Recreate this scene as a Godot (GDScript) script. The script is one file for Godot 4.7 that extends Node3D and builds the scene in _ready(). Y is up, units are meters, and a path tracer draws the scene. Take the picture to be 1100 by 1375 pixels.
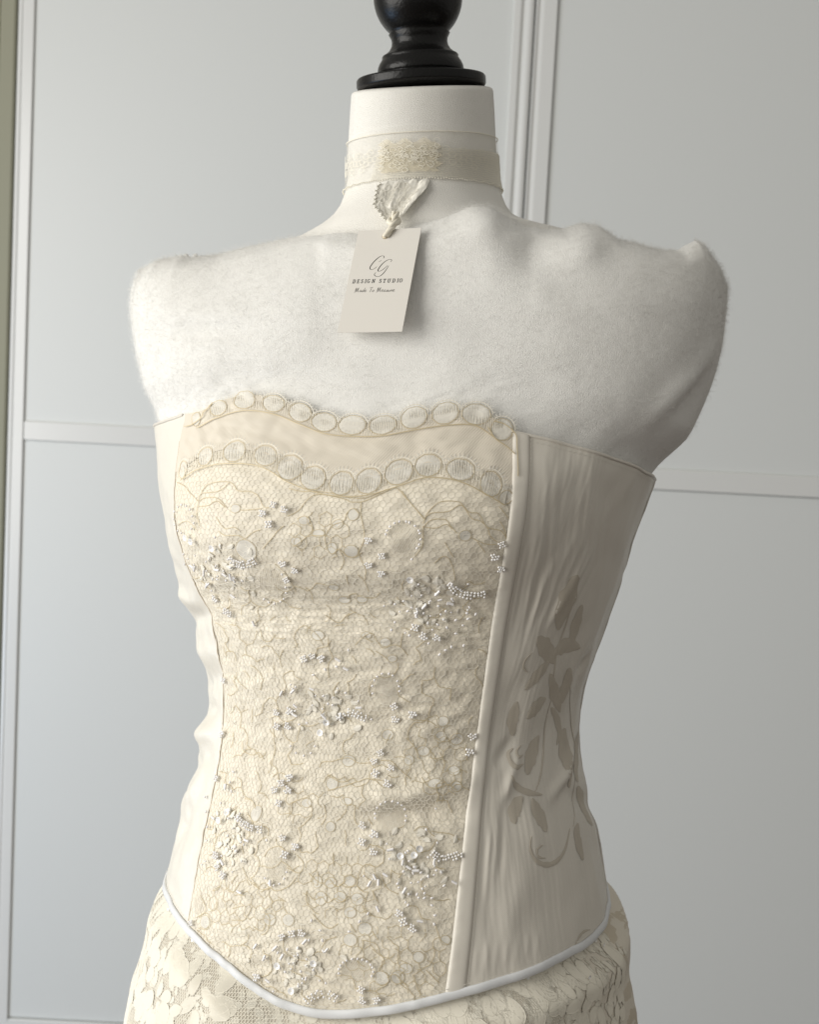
extends Node3D

# A dress form in a lace corset in front of white sliding wardrobe doors.
# The garments are modelled in the dress form's own axes (BODY): x right, y up, z out of its front.

const TILT := Vector3(-5.0, 0.0, 3.0)          # how far the dress form leans, in degrees
const BODY_AT := Vector3(0.0, 1.2116, 0.0034)
const EYE := 0.9                                # the photograph was taken from this far in front of the form
const ZOOM := 1800.0

var BODY := Transform3D()
var rng := RandomNumberGenerator.new()
var corset_loft: Loft
var skirt_loft: Loft
var wad_loft: Loft
var hem_t := PackedFloat32Array()
var hem_h := PackedFloat32Array()
var top_t := PackedFloat32Array()
var top_h := PackedFloat32Array()
var seam_l_h := PackedFloat32Array()
var seam_l_t := PackedFloat32Array()
var seam_r_h := PackedFloat32Array()
var seam_r_t := PackedFloat32Array()
var M := {}
var names := {}


class Acc:
	var v := PackedVector3Array()
	var n := PackedVector3Array()
	var u := PackedVector2Array()
	var i := PackedInt32Array()


class Loft:
	# rotated superellipse sections stacked along y, with an optional relief over (angle, height)
	var h0 := 0.0
	var step := 0.001
	var count := 0
	var tab := PackedFloat32Array()
	var cp := 1.0
	var sp := 0.0
	var e := 0.85
	var relief := PackedFloat32Array()
	var rw := 0
	var rh := 0
	var ra := 0.0
	var rb := 1.0
	var rc := 0.0
	var rd := 1.0

	func setup(rows: Array, turn: float, power: float) -> void:
		cp = cos(deg_to_rad(turn))
		sp = sin(deg_to_rad(turn))
		e = 2.0 / power
		var top: float = rows[0][0]
		var low: float = rows[-1][0]
		h0 = low
		count = int((top - low) / step) + 2
		tab.resize(count * 4)
		for k in count:
			var h := minf(low + k * step, top)
			var j := 0
			while j < rows.size() - 2 and h < rows[j + 1][0]:
				j += 1
			var a0: Array = rows[maxi(j - 1, 0)]
			var a1: Array = rows[j]
			var a2: Array = rows[j + 1]
			var a3: Array = rows[mini(j + 2, rows.size() - 1)]
			var d1: float = a1[0] - a2[0]
			var t: float = clampf((a1[0] - h) / d1, 0.0, 1.0)
			for q in 4:
				var m1: float = (a2[q + 1] - a0[q + 1]) / maxf(a0[0] - a2[0], 1e-6) * d1
				var m2: float = (a3[q + 1] - a1[q + 1]) / maxf(a1[0] - a3[0], 1e-6) * d1
				var t2 := t * t
				var t3 := t2 * t
				tab[k * 4 + q] = (2 * t3 - 3 * t2 + 1) * a1[q + 1] + (t3 - 2 * t2 + t) * m1 + (3 * t2 - 2 * t3) * a2[q + 1] + (t3 - t2) * m2

	func bare(t: float, h: float, off := 0.0) -> Vector3:
		var f := clampf((h - h0) / step, 0.0, count - 1.001)
		var k := int(f)
		f -= k
		k *= 4
		var cx := lerpf(tab[k], tab[k + 4], f)
		var cz := lerpf(tab[k + 1], tab[k + 5], f)
		var a := lerpf(tab[k + 2], tab[k + 6], f) + off
		var b := lerpf(tab[k + 3], tab[k + 7], f) + off
		var c := cos(t)
		var s := sin(t)
		var x := a * signf(c) * pow(absf(c), e)
		var z := b * signf(s) * pow(absf(s), e)
		return Vector3(cx + x * cp - z * sp, h, cz + x * sp + z * cp)

	func lift(t: float, h: float) -> float:
		if rw == 0:
			return 0.0
		var x := clampf((t - ra) / (rb - ra), 0.0, 1.0) * (rw - 1.001)
		var y := clampf((h - rc) / (rd - rc), 0.0, 1.0) * (rh - 1.001)
		var i := int(x)
		var j := int(y)
		x -= i
		y -= j
		var k := j * rw + i
		return lerpf(lerpf(relief[k], relief[k + 1], x), lerpf(relief[k + rw], relief[k + rw + 1], x), y)

	func at(t: float, h: float, off := 0.0) -> Vector3:
		return bare(t, h, off + lift(t, h))

	func normal(t: float, h: float) -> Vector3:
		var p := bare(t, h)
		return (bare(t, h + 0.003) - p).cross(bare(t - 0.01, h) - p).normalized() * -1.0


# ---------------------------------------------------------------- naming

func numbered(called: String, under: Node) -> String:
	var key := "%d/%s" % [under.get_instance_id(), called]
	var k: int = names.get(key, 0)
	names[key] = k + 1
	return called if k == 0 else "%s_%03d" % [called, k]


func thing(called: String, label: String, category: String, group := "", in_body := true) -> Node3D:
	var o := Node3D.new()
	o.name = numbered(called, self)
	add_child(o)
	if in_body:
		o.transform = BODY
	o.set_meta("label", label)
	o.set_meta("category", category)
	if group:
		o.set_meta("group", group)
	return o


func put(called: String, mesh: Mesh, mat: Material, parent: Node, stuff := false) -> MeshInstance3D:
	var o := MeshInstance3D.new()
	o.name = numbered(called, parent)
	o.mesh = mesh
	o.material_override = mat
	if stuff:
		o.set_meta("kind", "stuff")
	parent.add_child(o)
	return o


func struct(called: String, mesh: Mesh, mat: Material) -> MeshInstance3D:
	var o := put(called, mesh, mat, self)
	o.set_meta("kind", "structure")
	return o


# ---------------------------------------------------------------- mesh helpers

func commit(a: Acc) -> ArrayMesh:
	var arr := []
	arr.resize(Mesh.ARRAY_MAX)
	arr[Mesh.ARRAY_VERTEX] = a.v
	arr[Mesh.ARRAY_NORMAL] = a.n
	if a.u.size() == a.v.size():
		arr[Mesh.ARRAY_TEX_UV] = a.u
	arr[Mesh.ARRAY_INDEX] = a.i
	var m := ArrayMesh.new()
	m.add_surface_from_arrays(Mesh.PRIMITIVE_TRIANGLES, arr)
	return m


func grid(a: Acc, nu: int, nv: int, pts: PackedVector3Array, inside: Vector3, wrap := false, uvs := PackedVector2Array()) -> void:
	# nu x nv points, smooth normals turned away from «inside» (a point, or with y = INF an axis)
	var base := a.v.size()
	var nor := PackedVector3Array()
	nor.resize(nu * nv)
	var sum := 0.0
	for j in nv:
		for i in nu:
			var k := j * nu + i
			var i0 := i - 1 if i > 0 else (nu - 2 if wrap else 0)
			var i1 := i + 1 if i < nu - 1 else (1 if wrap else nu - 1)
			var dx := pts[j * nu + i1] - pts[j * nu + i0]
			var dy := pts[mini(j + 1, nv - 1) * nu + i] - pts[maxi(j - 1, 0) * nu + i]
			nor[k] = dx.cross(dy).normalized()
			if (i + j) % 7 == 0:
				var out := pts[k] - (Vector3(inside.x, pts[k].y, inside.z) if is_inf(inside.y) else inside)
				sum += nor[k].dot(out)
	var flip := sum < 0.0
	if flip:
		for k in nor.size():
			nor[k] = -nor[k]
	a.v.append_array(pts)
	a.n.append_array(nor)
	if uvs.size():
		a.u.append_array(uvs)
	for j in nv - 1:
		for i in nu - 1:
			var p := base + j * nu + i
			if flip:
				a.i.append_array(PackedInt32Array([p, p + 1, p + nu, p + 1, p + nu + 1, p + nu]))
			else:
				a.i.append_array(PackedInt32Array([p, p + nu, p + 1, p + 1, p + nu, p + nu + 1]))


func ribbon(a: Acc, p: PackedVector3Array, n: PackedVector3Array, w: float, h: float, w_end := -1.0) -> void:
	# a thread lying on a surface: three edges, the middle one raised
	var count := p.size()
	if count < 2:
		return
	var base := a.v.size()
	for k in count:
		var d := p[mini(k + 1, count - 1)] - p[maxi(k - 1, 0)]
		var side := d.cross(n[k]).normalized()
		var ww := w if w_end < 0.0 else lerpf(w, w_end, float(k) / (count - 1))
		a.v.append(p[k] - side * ww)
		a.v.append(p[k] + n[k] * h)
		a.v.append(p[k] + side * ww)
		a.n.append((n[k] - side * 0.45).normalized())
		a.n.append(n[k])
		a.n.append((n[k] + side * 0.45).normalized())
	for k in count - 1:
		var q := base + k * 3
		a.i.append_array(PackedInt32Array([q, q + 3, q + 1, q + 1, q + 3, q + 4, q + 1, q + 4, q + 2, q + 2, q + 4, q + 5]))


func tube(a: Acc, p: PackedVector3Array, n: PackedVector3Array, rw: float, rh: float, sides := 8) -> void:
	# with closed ends
	var pts := PackedVector3Array()
	var nor := PackedVector3Array()
	var count := p.size()
	var base := a.v.size()
	for j in count + 2:
		var k := clampi(j - 1, 0, count - 1)
		var open := 0.02 if j == 0 or j == count + 1 else 1.0
		var d := (p[mini(k + 1, count - 1)] - p[maxi(k - 1, 0)]).normalized()
		var side := d.cross(n[k]).normalized()
		var up := side.cross(d).normalized()
		for s in sides + 1:
			var ang := TAU * s / sides
			pts.append(p[k] + (side * cos(ang) * rw + up * sin(ang) * rh) * open)
			var round_ := (side * cos(ang) / rw + up * sin(ang) / rh).normalized()
			nor.append(round_ if open == 1.0 else (round_ + d * (-1.0 if j == 0 else 1.0)).normalized())
	a.v.append_array(pts)
	a.n.append_array(nor)
	for k in count + 1:
		for s in sides:
			var q := base + k * (sides + 1) + s
			a.i.append_array(PackedInt32Array([q, q + 1, q + sides + 1, q + 1, q + sides + 2, q + sides + 1]))


func ball(a: Acc, c: Vector3, r: float, squash := Vector3.ONE, segs := 8, rings := 6) -> void:
	var base := a.v.size()
	for j in rings + 1:
		var lat := PI * j / rings
		for i in segs + 1:
			var lon := TAU * i / segs
			var d := Vector3(sin(lat) * cos(lon), cos(lat), sin(lat) * sin(lon))
			a.v.append(c + d * r * squash)
			a.n.append((d / squash).normalized())
	for j in rings:
		for i in segs:
			var q := base + j * (segs + 1) + i
			a.i.append_array(PackedInt32Array([q, q + segs + 1, q + 1, q + 1, q + segs + 1, q + segs + 2]))


func lathe(prof: Array, segs: int) -> ArrayMesh:
	# [radius, y] from top to bottom
	var a := Acc.new()
	var pts := PackedVector3Array()
	for p in prof:
		for i in segs + 1:
			var ang := TAU * i / segs
			pts.append(Vector3(cos(ang) * p[0], p[1], sin(ang) * p[0]))
	grid(a, segs + 1, prof.size(), pts, Vector3(0, INF, 0), true)
	return commit(a)


func box(size: Vector3, at: Vector3, bevel := 0.0015) -> ArrayMesh:
	var s := SurfaceTool.new()
	s.begin(Mesh.PRIMITIVE_TRIANGLES)
	var h := size / 2.0
	var b := minf(bevel, minf(h.x, minf(h.y, h.z)) * 0.5)
	var faces := []
	for ax in 3:
		for sg in [-1.0, 1.0]:
			var n := Vector3.ZERO
			n[ax] = sg
			var u := Vector3.ZERO
			u[(ax + 1) % 3] = 1.0
			var w := Vector3.ZERO
			w[(ax + 2) % 3] = 1.0
			var c := n * h[ax]
			var hu := h[(ax + 1) % 3] - b
			var hw := h[(ax + 2) % 3] - b
			faces.append([c - u * hu - w * hw, c + u * hu - w * hw, c + u * hu + w * hw, c - u * hu + w * hw, n])
	for ax in 3:
		var l := (ax + 2) % 3
		for s1 in [-1.0, 1.0]:
			for s2 in [-1.0, 1.0]:
				var p := Vector3.ZERO
				p[ax] = s1 * h[ax]
				p[(ax + 1) % 3] = s2 * (h[(ax + 1) % 3] - b)
				var q := Vector3.ZERO
				q[ax] = s1 * (h[ax] - b)
				q[(ax + 1) % 3] = s2 * h[(ax + 1) % 3]
				var e := Vector3.ZERO
				e[l] = h[l] - b
				var n := Vector3.ZERO
				n[ax] = s1
				n[(ax + 1) % 3] = s2
				faces.append([p - e, q - e, q + e, p + e, n.normalized()])
	for f in faces:
		var n: Vector3 = f[4]
		var t: Array = [0, 1, 2, 0, 2, 3]
		if (f[2] - f[0]).cross(f[1] - f[0]).dot(n) < 0.0:
			t = [0, 2, 1, 0, 3, 2]
		for k in t:
			s.set_normal(n)
			s.add_vertex(f[k] + at)
	return s.commit()


func extrude(prof: PackedVector2Array, y0: float, y1: float) -> ArrayMesh:
	# a vertical moulding: profile in x and z, from y0 to y1, flat shaded across corners
	var s := SurfaceTool.new()
	s.begin(Mesh.PRIMITIVE_TRIANGLES)
	var mid := Vector2.ZERO
	for p in prof:
		mid += p / prof.size()
	for k in prof.size():
		var p := prof[k]
		var q := prof[(k + 1) % prof.size()]
		var d := (q - p).normalized()
		var n := Vector3(d.y, 0, -d.x)
		if not Geometry2D.is_polygon_clockwise(prof):
			pass
		else:
			n = -n
		var f := [Vector3(p.x, y0, p.y), Vector3(q.x, y0, q.y), Vector3(q.x, y1, q.y), Vector3(p.x, y1, p.y)]
		var t: Array = [0, 1, 2, 0, 2, 3]
		if (f[2] - f[0]).cross(f[1] - f[0]).dot(n) < 0.0:
			t = [0, 2, 1, 0, 3, 2]
		for j in t:
			s.set_normal(n)
			s.add_vertex(f[j])
	return s.commit()


func spline(pts: Array, per := 6) -> PackedVector2Array:
	var out := PackedVector2Array()
	for k in pts.size() - 1:
		var p0: Vector2 = pts[maxi(k - 1, 0)]
		var p1: Vector2 = pts[k]
		var p2: Vector2 = pts[k + 1]
		var p3: Vector2 = pts[mini(k + 2, pts.size() - 1)]
		for j in per:
			out.append(p1.cubic_interpolate(p2, p0, p3, float(j) / per))
	out.append(pts[-1])
	return out


func vv(flat: Array) -> Array:
	var out := []
	for k in range(0, flat.size(), 2):
		out.append(Vector2(flat[k], flat[k + 1]))
	return out


# ---------------------------------------------------------------- reading places off the photograph

func seen(p: Vector3) -> Vector2:
	var d := EYE - p.z
	return Vector2(550.0 + ZOOM * p.x / d, 687.5 - ZOOM * p.y / d)


func ray(px: float, py: float, z: float) -> Vector3:
	return Vector3((px - 550.0) / ZOOM * (EYE - z), (687.5 - py) / ZOOM * (EYE - z), z)


func find(l: Loft, px: float, py: float) -> Vector2:
	# (angle, height) of the place on a garment's front
	var h := (687.5 - py) * 0.00045
	var x := (px - 550.0) * 0.00046
	var t := acos(clampf((x + 0.02) / 0.155, -0.93, 0.93))
	for k in 14:
		var s := seen(l.bare(t, h))
		var st := (seen(l.bare(t + 0.004, h)) - s) / 0.004
		var sh := (seen(l.bare(t, h + 0.0005)) - s) / 0.0005
		var d := Vector2(px, py) - s
		var det := st.x * sh.y - sh.x * st.y
		if absf(det) < 1e-3:
			break
		var dt := (d.x * sh.y - sh.x * d.y) / det
		var dh := (st.x * d.y - d.x * st.y) / det
		t = clampf(t + clampf(dt, -0.25, 0.25), -0.7, 3.85)
		h += clampf(dh, -0.04, 0.04)
		if d.length() < 0.02:
			break
	return Vector2(t, h)


func lay(l: Loft, pts: PackedVector2Array, off: float, a: Acc, w: float, h: float, taper := -1.0) -> void:
	# a thread along (angle, height) points
	var p := PackedVector3Array()
	var n := PackedVector3Array()
	for q in pts:
		p.append(skirt_at(q.x, q.y, off) if l == skirt_loft else l.at(q.x, q.y, off))
		n.append(l.normal(q.x, q.y))
	ribbon(a, p, n, w, h, taper)


func trace(l: Loft, flat: Array, per := 5) -> PackedVector2Array:
	var c := []
	for q in vv(flat):
		c.append(find(l, q.x, q.y))
	return spline(c, per)


func pick(xs: PackedFloat32Array, ys: PackedFloat32Array, x: float) -> float:
	# xs rising
	var n := xs.size()
	if x <= xs[0]:
		return ys[0]
	if x >= xs[n - 1]:
		return ys[n - 1]
	var lo := 0
	var hi := n - 1
	while hi - lo > 1:
		var m := (lo + hi) / 2
		if xs[m] <= x:
			lo = m
		else:
			hi = m
	return lerpf(ys[lo], ys[hi], (x - xs[lo]) / maxf(xs[hi] - xs[lo], 1e-6))


func table(flat: Array, by_h: bool, xs: PackedFloat32Array, ys: PackedFloat32Array, smooth := true) -> void:
	var c := vv(flat)
	var pts := spline(c, 6) if smooth else PackedVector2Array(c)
	var rows := []
	for q in pts:
		var f := find(corset_loft, q.x, q.y)
		rows.append([f.y, f.x] if by_h else [f.x, f.y])
	rows.sort_custom(func(p, q): return p[0] < q[0])
	for r in rows:
		xs.append(r[0])
		ys.append(r[1])


var arc_t := PackedFloat32Array()
var arc_s := PackedFloat32Array()
var girth := 0.0


func make_arc() -> void:
	var s := 0.0
	var last := corset_loft.bare(-0.9, -0.1)
	for k in 980:
		var t := -0.9 + k * 0.005
		var p := corset_loft.bare(t, -0.1)
		s += p.distance_to(last)
		last = p
		arc_t.append(t)
		arc_s.append(s)
	var mid := pick(arc_t, arc_s, PI / 2)
	for k in arc_s.size():
		arc_s[k] -= mid
	girth = breadth(-0.1)


func breadth(h: float) -> float:
	return corset_loft.bare(0.0, h).distance_to(corset_loft.bare(PI, h))


func shift(f: Vector2, right: float, down: float) -> Vector2:
	# a step over the cloth, in metres
	return Vector2(pick(arc_s, arc_t, pick(arc_t, arc_s, f.x) - right * girth / breadth(f.y)), f.y - down)


func frame(l: Loft, t: float, h: float, off: float, turn := 0.0) -> Transform3D:
	# y away from the cloth, x along it
	var n := l.normal(t, h)
	var x := (l.bare(t - 0.01, h) - l.bare(t + 0.01, h)).normalized()
	var z := x.cross(n).normalized()
	x = n.cross(z)
	return Transform3D(Basis(x, n, z), l.at(t, h, off)) * Transform3D(Basis(Vector3.UP, turn), Vector3.ZERO)


# ---------------------------------------------------------------- materials

func mat(c: Color, rough: float, opts := {}) -> StandardMaterial3D:
	# colours are given as linear base colours
	var m := StandardMaterial3D.new()
	m.albedo_color = c.linear_to_srgb()
	m.roughness = rough
	m.cull_mode = BaseMaterial3D.CULL_DISABLED
	for k in opts:
		m.set(k, opts[k])
	return m


func noise(freq: float, seed_: int, octaves := 3) -> FastNoiseLite:
	var n := FastNoiseLite.new()
	n.noise_type = FastNoiseLite.TYPE_SIMPLEX_SMOOTH
	n.frequency = freq
	n.seed = seed_
	n.fractal_octaves = octaves
	return n


func noise_tex(freq: float, seed_: int, octaves := 4, size := 512) -> NoiseTexture2D:
	var t := NoiseTexture2D.new()
	t.width = size
	t.height = size
	t.seamless = true
	t.noise = noise(freq, seed_, octaves)
	return t


func tint_tex(freq: float, seed_: int, low: float, octaves := 4) -> NoiseTexture2D:
	var t := noise_tex(freq, seed_, octaves)
	var g := Gradient.new()
	g.set_color(0, Color(low, low, low))
	g.set_color(1, Color(1, 1, 1))
	t.color_ramp = g
	return t


func weave_tex(period: int, size := 256, slope := 0) -> ImageTexture:
	# over-and-under threads (slope 0) or a diagonal twill
	var im := Image.create(size, size, false, Image.FORMAT_L8)
	for y in size:
		for x in size:
			var v := 0.5
			if slope == 0:
				var u := sin(PI * x / period)
				var w := sin(PI * y / period)
				v = 0.5 + 0.5 * (absf(u) if (int(x / period) + int(y / period)) % 2 == 0 else absf(w)) - 0.25
			else:
				v = 0.5 + 0.5 * sin(TAU * (x + y * slope) / period)
			v += rng.randf_range(-0.08, 0.08)
			im.set_pixel(x, y, Color(v, v, v))
	return ImageTexture.create_from_image(im)


func make_materials() -> void:
	var fuzz := noise_tex(0.045, 3, 5)
	var fine := noise_tex(0.09, 8, 4)
	var weave := weave_tex(4)
	var tri := {"uv1_triplanar": true}
	M.wadding = mat(Color(0.86, 0.85, 0.815), 1.0, tri.merged({"uv1_scale": Vector3.ONE * 44.0, "heightmap_enabled": true, "heightmap_scale": 0.03, "heightmap_texture": fuzz, "albedo_texture": tint_tex(0.03, 5, 0.97), "rim_enabled": true, "rim": 0.35}))
	M.fibre = mat(Color(0.88, 0.87, 0.835), 1.0, {"backlight_enabled": true, "backlight": Color(0.5, 0.5, 0.5)})
	M.jersey = mat(Color(0.82, 0.80, 0.745), 0.95, tri.merged({"uv1_scale": Vector3.ONE * 30.0, "heightmap_enabled": true, "heightmap_scale": 0.06, "heightmap_texture": fine, "rim_enabled": true, "rim": 0.3}))
	M.lacquer = mat(Color(0.006, 0.0058, 0.0055), 0.3, tri.merged({"metallic_specular": 0.36, "uv1_scale": Vector3.ONE * 9.0, "heightmap_enabled": true, "heightmap_scale": 0.02, "heightmap_texture": fine}))
	var cloth := {"uv1_triplanar": true, "uv1_scale": Vector3.ONE * 26.0, "heightmap_enabled": true, "heightmap_scale": 0.018, "heightmap_texture": weave}
	M.satin = mat(Color(0.72, 0.68, 0.60), 0.36, cloth.merged({"rim_enabled": true, "rim": 0.25}))
	M.silk = mat(Color(0.78, 0.745, 0.66), 0.36, cloth.merged({"rim_enabled": true, "rim": 0.25}))
	M.satin_back = mat(Color(0.68, 0.625, 0.525), 0.42, cloth)
	M.panel = mat(Color(0.85, 0.785, 0.65), 0.5, cloth.merged({"albedo_texture": tint_tex(0.02, 11, 0.93)}))
	M.band = mat(Color(0.70, 0.64, 0.535), 0.7, {"uv1_triplanar": true, "uv1_scale": Vector3.ONE * 34.0, "heightmap_enabled": true, "heightmap_scale": 0.012, "heightmap_texture": weave_tex(16, 256, 1)})
	M.brocade = mat(Color(0.55, 0.50, 0.415), 0.6, cloth)
	M.net = mat(Color(0.87, 0.82, 0.71), 0.7)
	M.guipure = mat(Color(0.86, 0.815, 0.71), 0.6, {"rim_enabled": true, "rim": 0.3})
	M.gold = mat(Color(0.62, 0.52, 0.33), 0.5, {"metallic": 0.1})
	M.gauze = mat(Color(0.88, 0.85, 0.77, 0.72), 0.7, {"rim_enabled": true, "rim": 0.3, "transparency": BaseMaterial3D.TRANSPARENCY_ALPHA})
	M.pearl = mat(Color(0.93, 0.915, 0.90), 0.3, {"clearcoat_enabled": true, "clearcoat": 0.35, "clearcoat_roughness": 0.1})
	M.glassbead = mat(Color(0.90, 0.88, 0.87), 0.3, {"clearcoat_enabled": true, "clearcoat": 0.35, "clearcoat_roughness": 0.1})
	M.sequin = mat(Color(0.93, 0.92, 0.90), 0.2, {"clearcoat_enabled": true, "clearcoat": 1.0, "clearcoat_roughness": 0.06})
	M.piping = mat(Color(0.73, 0.74, 0.745), 0.36, {"uv1_triplanar": true, "uv1_scale": Vector3.ONE * 40.0, "heightmap_enabled": true, "heightmap_scale": 0.012, "heightmap_texture": weave})
	M.thread = mat(Color(0.74, 0.70, 0.62), 0.7)
	M.seam = mat(Color(0.55, 0.46, 0.34), 0.8)
	M.skirt = mat(Color(0.73, 0.675, 0.57), 0.6, cloth)
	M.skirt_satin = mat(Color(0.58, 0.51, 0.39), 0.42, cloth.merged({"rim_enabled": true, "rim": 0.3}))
	M.skirt_lace = mat(Color(0.80, 0.76, 0.65), 0.7, {"backlight_enabled": true, "backlight": Color(0.25, 0.24, 0.2)})
	M.petal = mat(Color(0.80, 0.755, 0.64), 0.7, {"rim_enabled": true, "rim": 0.3})
	M.tulle = mat(Color(0.84, 0.87, 0.88, 0.62), 0.9, {"transparency": BaseMaterial3D.TRANSPARENCY_ALPHA})
	M.sheer = mat(Color(0.82, 0.79, 0.71, 0.16), 0.85, {"transparency": BaseMaterial3D.TRANSPARENCY_ALPHA})
	M.sheer_dense = mat(Color(0.84, 0.76, 0.57, 0.40), 0.85, {"transparency": BaseMaterial3D.TRANSPARENCY_ALPHA})
	M.cream_lace = mat(Color(0.83, 0.79, 0.68), 0.75)
	M.tie_lace = mat(Color(0.88, 0.85, 0.765), 0.6)
	M.tie_twist = mat(Color(0.80, 0.75, 0.63), 0.7)
	M.tie_cord = mat(Color(0.70, 0.60, 0.44), 0.7)
	M.card = mat(Color(0.70, 0.67, 0.615), 0.75, {"uv1_triplanar": true, "uv1_scale": Vector3.ONE * 40.0, "heightmap_enabled": true, "heightmap_scale": 0.004, "heightmap_texture": fine})
	M.ink = mat(Color(0.02, 0.02, 0.022), 0.7)
	M.ink_grey = mat(Color(0.09, 0.09, 0.09), 0.7)
	M.door_panel = mat(Color(0.78, 0.80, 0.785), 0.4, {"uv1_triplanar": true, "uv1_world_triplanar": true, "uv1_scale": Vector3(6.0, 0.9, 6.0), "heightmap_enabled": true, "heightmap_scale": 0.01, "heightmap_texture": fine})
	M.door_frame = mat(Color(0.80, 0.805, 0.785), 0.26, {"clearcoat_enabled": true, "clearcoat": 0.3, "clearcoat_roughness": 0.2})
	M.gap = mat(Color(0.10, 0.09, 0.075), 0.8)
	M.wall = mat(Color(0.60, 0.59, 0.55), 0.9, {"uv1_triplanar": true, "uv1_scale": Vector3.ONE * 3.0, "heightmap_enabled": true, "heightmap_scale": 0.05, "heightmap_texture": fine})
	M.jamb = mat(Color(0.34, 0.335, 0.25), 0.7)
	M.jamb_trim = mat(Color(0.62, 0.60, 0.47), 0.5)
	M.floor = mat(Color(0.10, 0.05, 0.035), 0.5, {"uv1_triplanar": true, "uv1_scale": Vector3(1.5, 1.5, 9.0), "albedo_texture": tint_tex(0.02, 21, 0.6)})


# ---------------------------------------------------------------- scene

func _ready() -> void:
	rng.seed = 20240611
	BODY = Transform3D(Basis(Vector3.RIGHT, deg_to_rad(TILT.x)) * Basis(Vector3.BACK, deg_to_rad(TILT.z)), BODY_AT)
	# camera
	var cam := Camera3D.new()
	cam.name = "camera"
	cam.transform = Transform3D(BODY.basis, Vector3(0, 1.29, 0.9))
	cam.fov = rad_to_deg(2.0 * atan(687.5 / ZOOM))
	cam.near = 0.05
	cam.far = 30.0
	var lens := CameraAttributesPhysical.new()
	lens.frustum_focal_length = 40.0
	lens.frustum_focus_distance = 0.81
	lens.exposure_aperture = 14.0
	lens.frustum_near = 0.05
	lens.frustum_far = 30.0
	cam.attributes = lens
	add_child(cam)
	cam.fov = rad_to_deg(2.0 * atan(687.5 / ZOOM))
	# the room's bounced light, and the window on the left
	var env := Environment.new()
	env.background_mode = Environment.BG_COLOR
	env.background_color = Color(0.315, 0.306, 0.286).linear_to_srgb()
	env.tonemap_mode = Environment.TONE_MAPPER_LINEAR
	env.tonemap_exposure = 1.16
	env.sdfgi_enabled = true
	env.ssao_enabled = true
	env.ssil_enabled = true
	var we := WorldEnvironment.new()
	we.name = "environment"
	we.environment = env
	add_child(we)
	var win := AreaLight3D.new()
	win.name = "window_light"
	win.area_size = Vector2(1.7, 1.9)
	win.light_energy = 4.9
	win.light_color = Color(1.0, 0.99, 0.968)
	win.shadow_enabled = true
	win.light_specular = 1.0
	add_child(win)
	win.look_at_from_position(Vector3(-1.95, 1.42, 0.75), Vector3(0.0, 1.1, -0.2))

	var low := AreaLight3D.new()
	low.name = "glazed_door_light"
	low.area_size = Vector2(1.2, 0.6)
	low.light_energy = 0.75
	low.light_color = Color(0.72, 0.85, 1.0)
	low.shadow_enabled = true
	add_child(low)
	low.look_at_from_position(Vector3(-1.9, 0.4, -0.2), Vector3(-0.1, 0.45, -1.5))

	make_materials()
	build_room()
	build_lofts()
	build_form()
	build_wadding()
	build_skirt()
	build_corset()
	build_choker()
	build_tag()


# ---------------------------------------------------------------- the wardrobe behind

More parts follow.
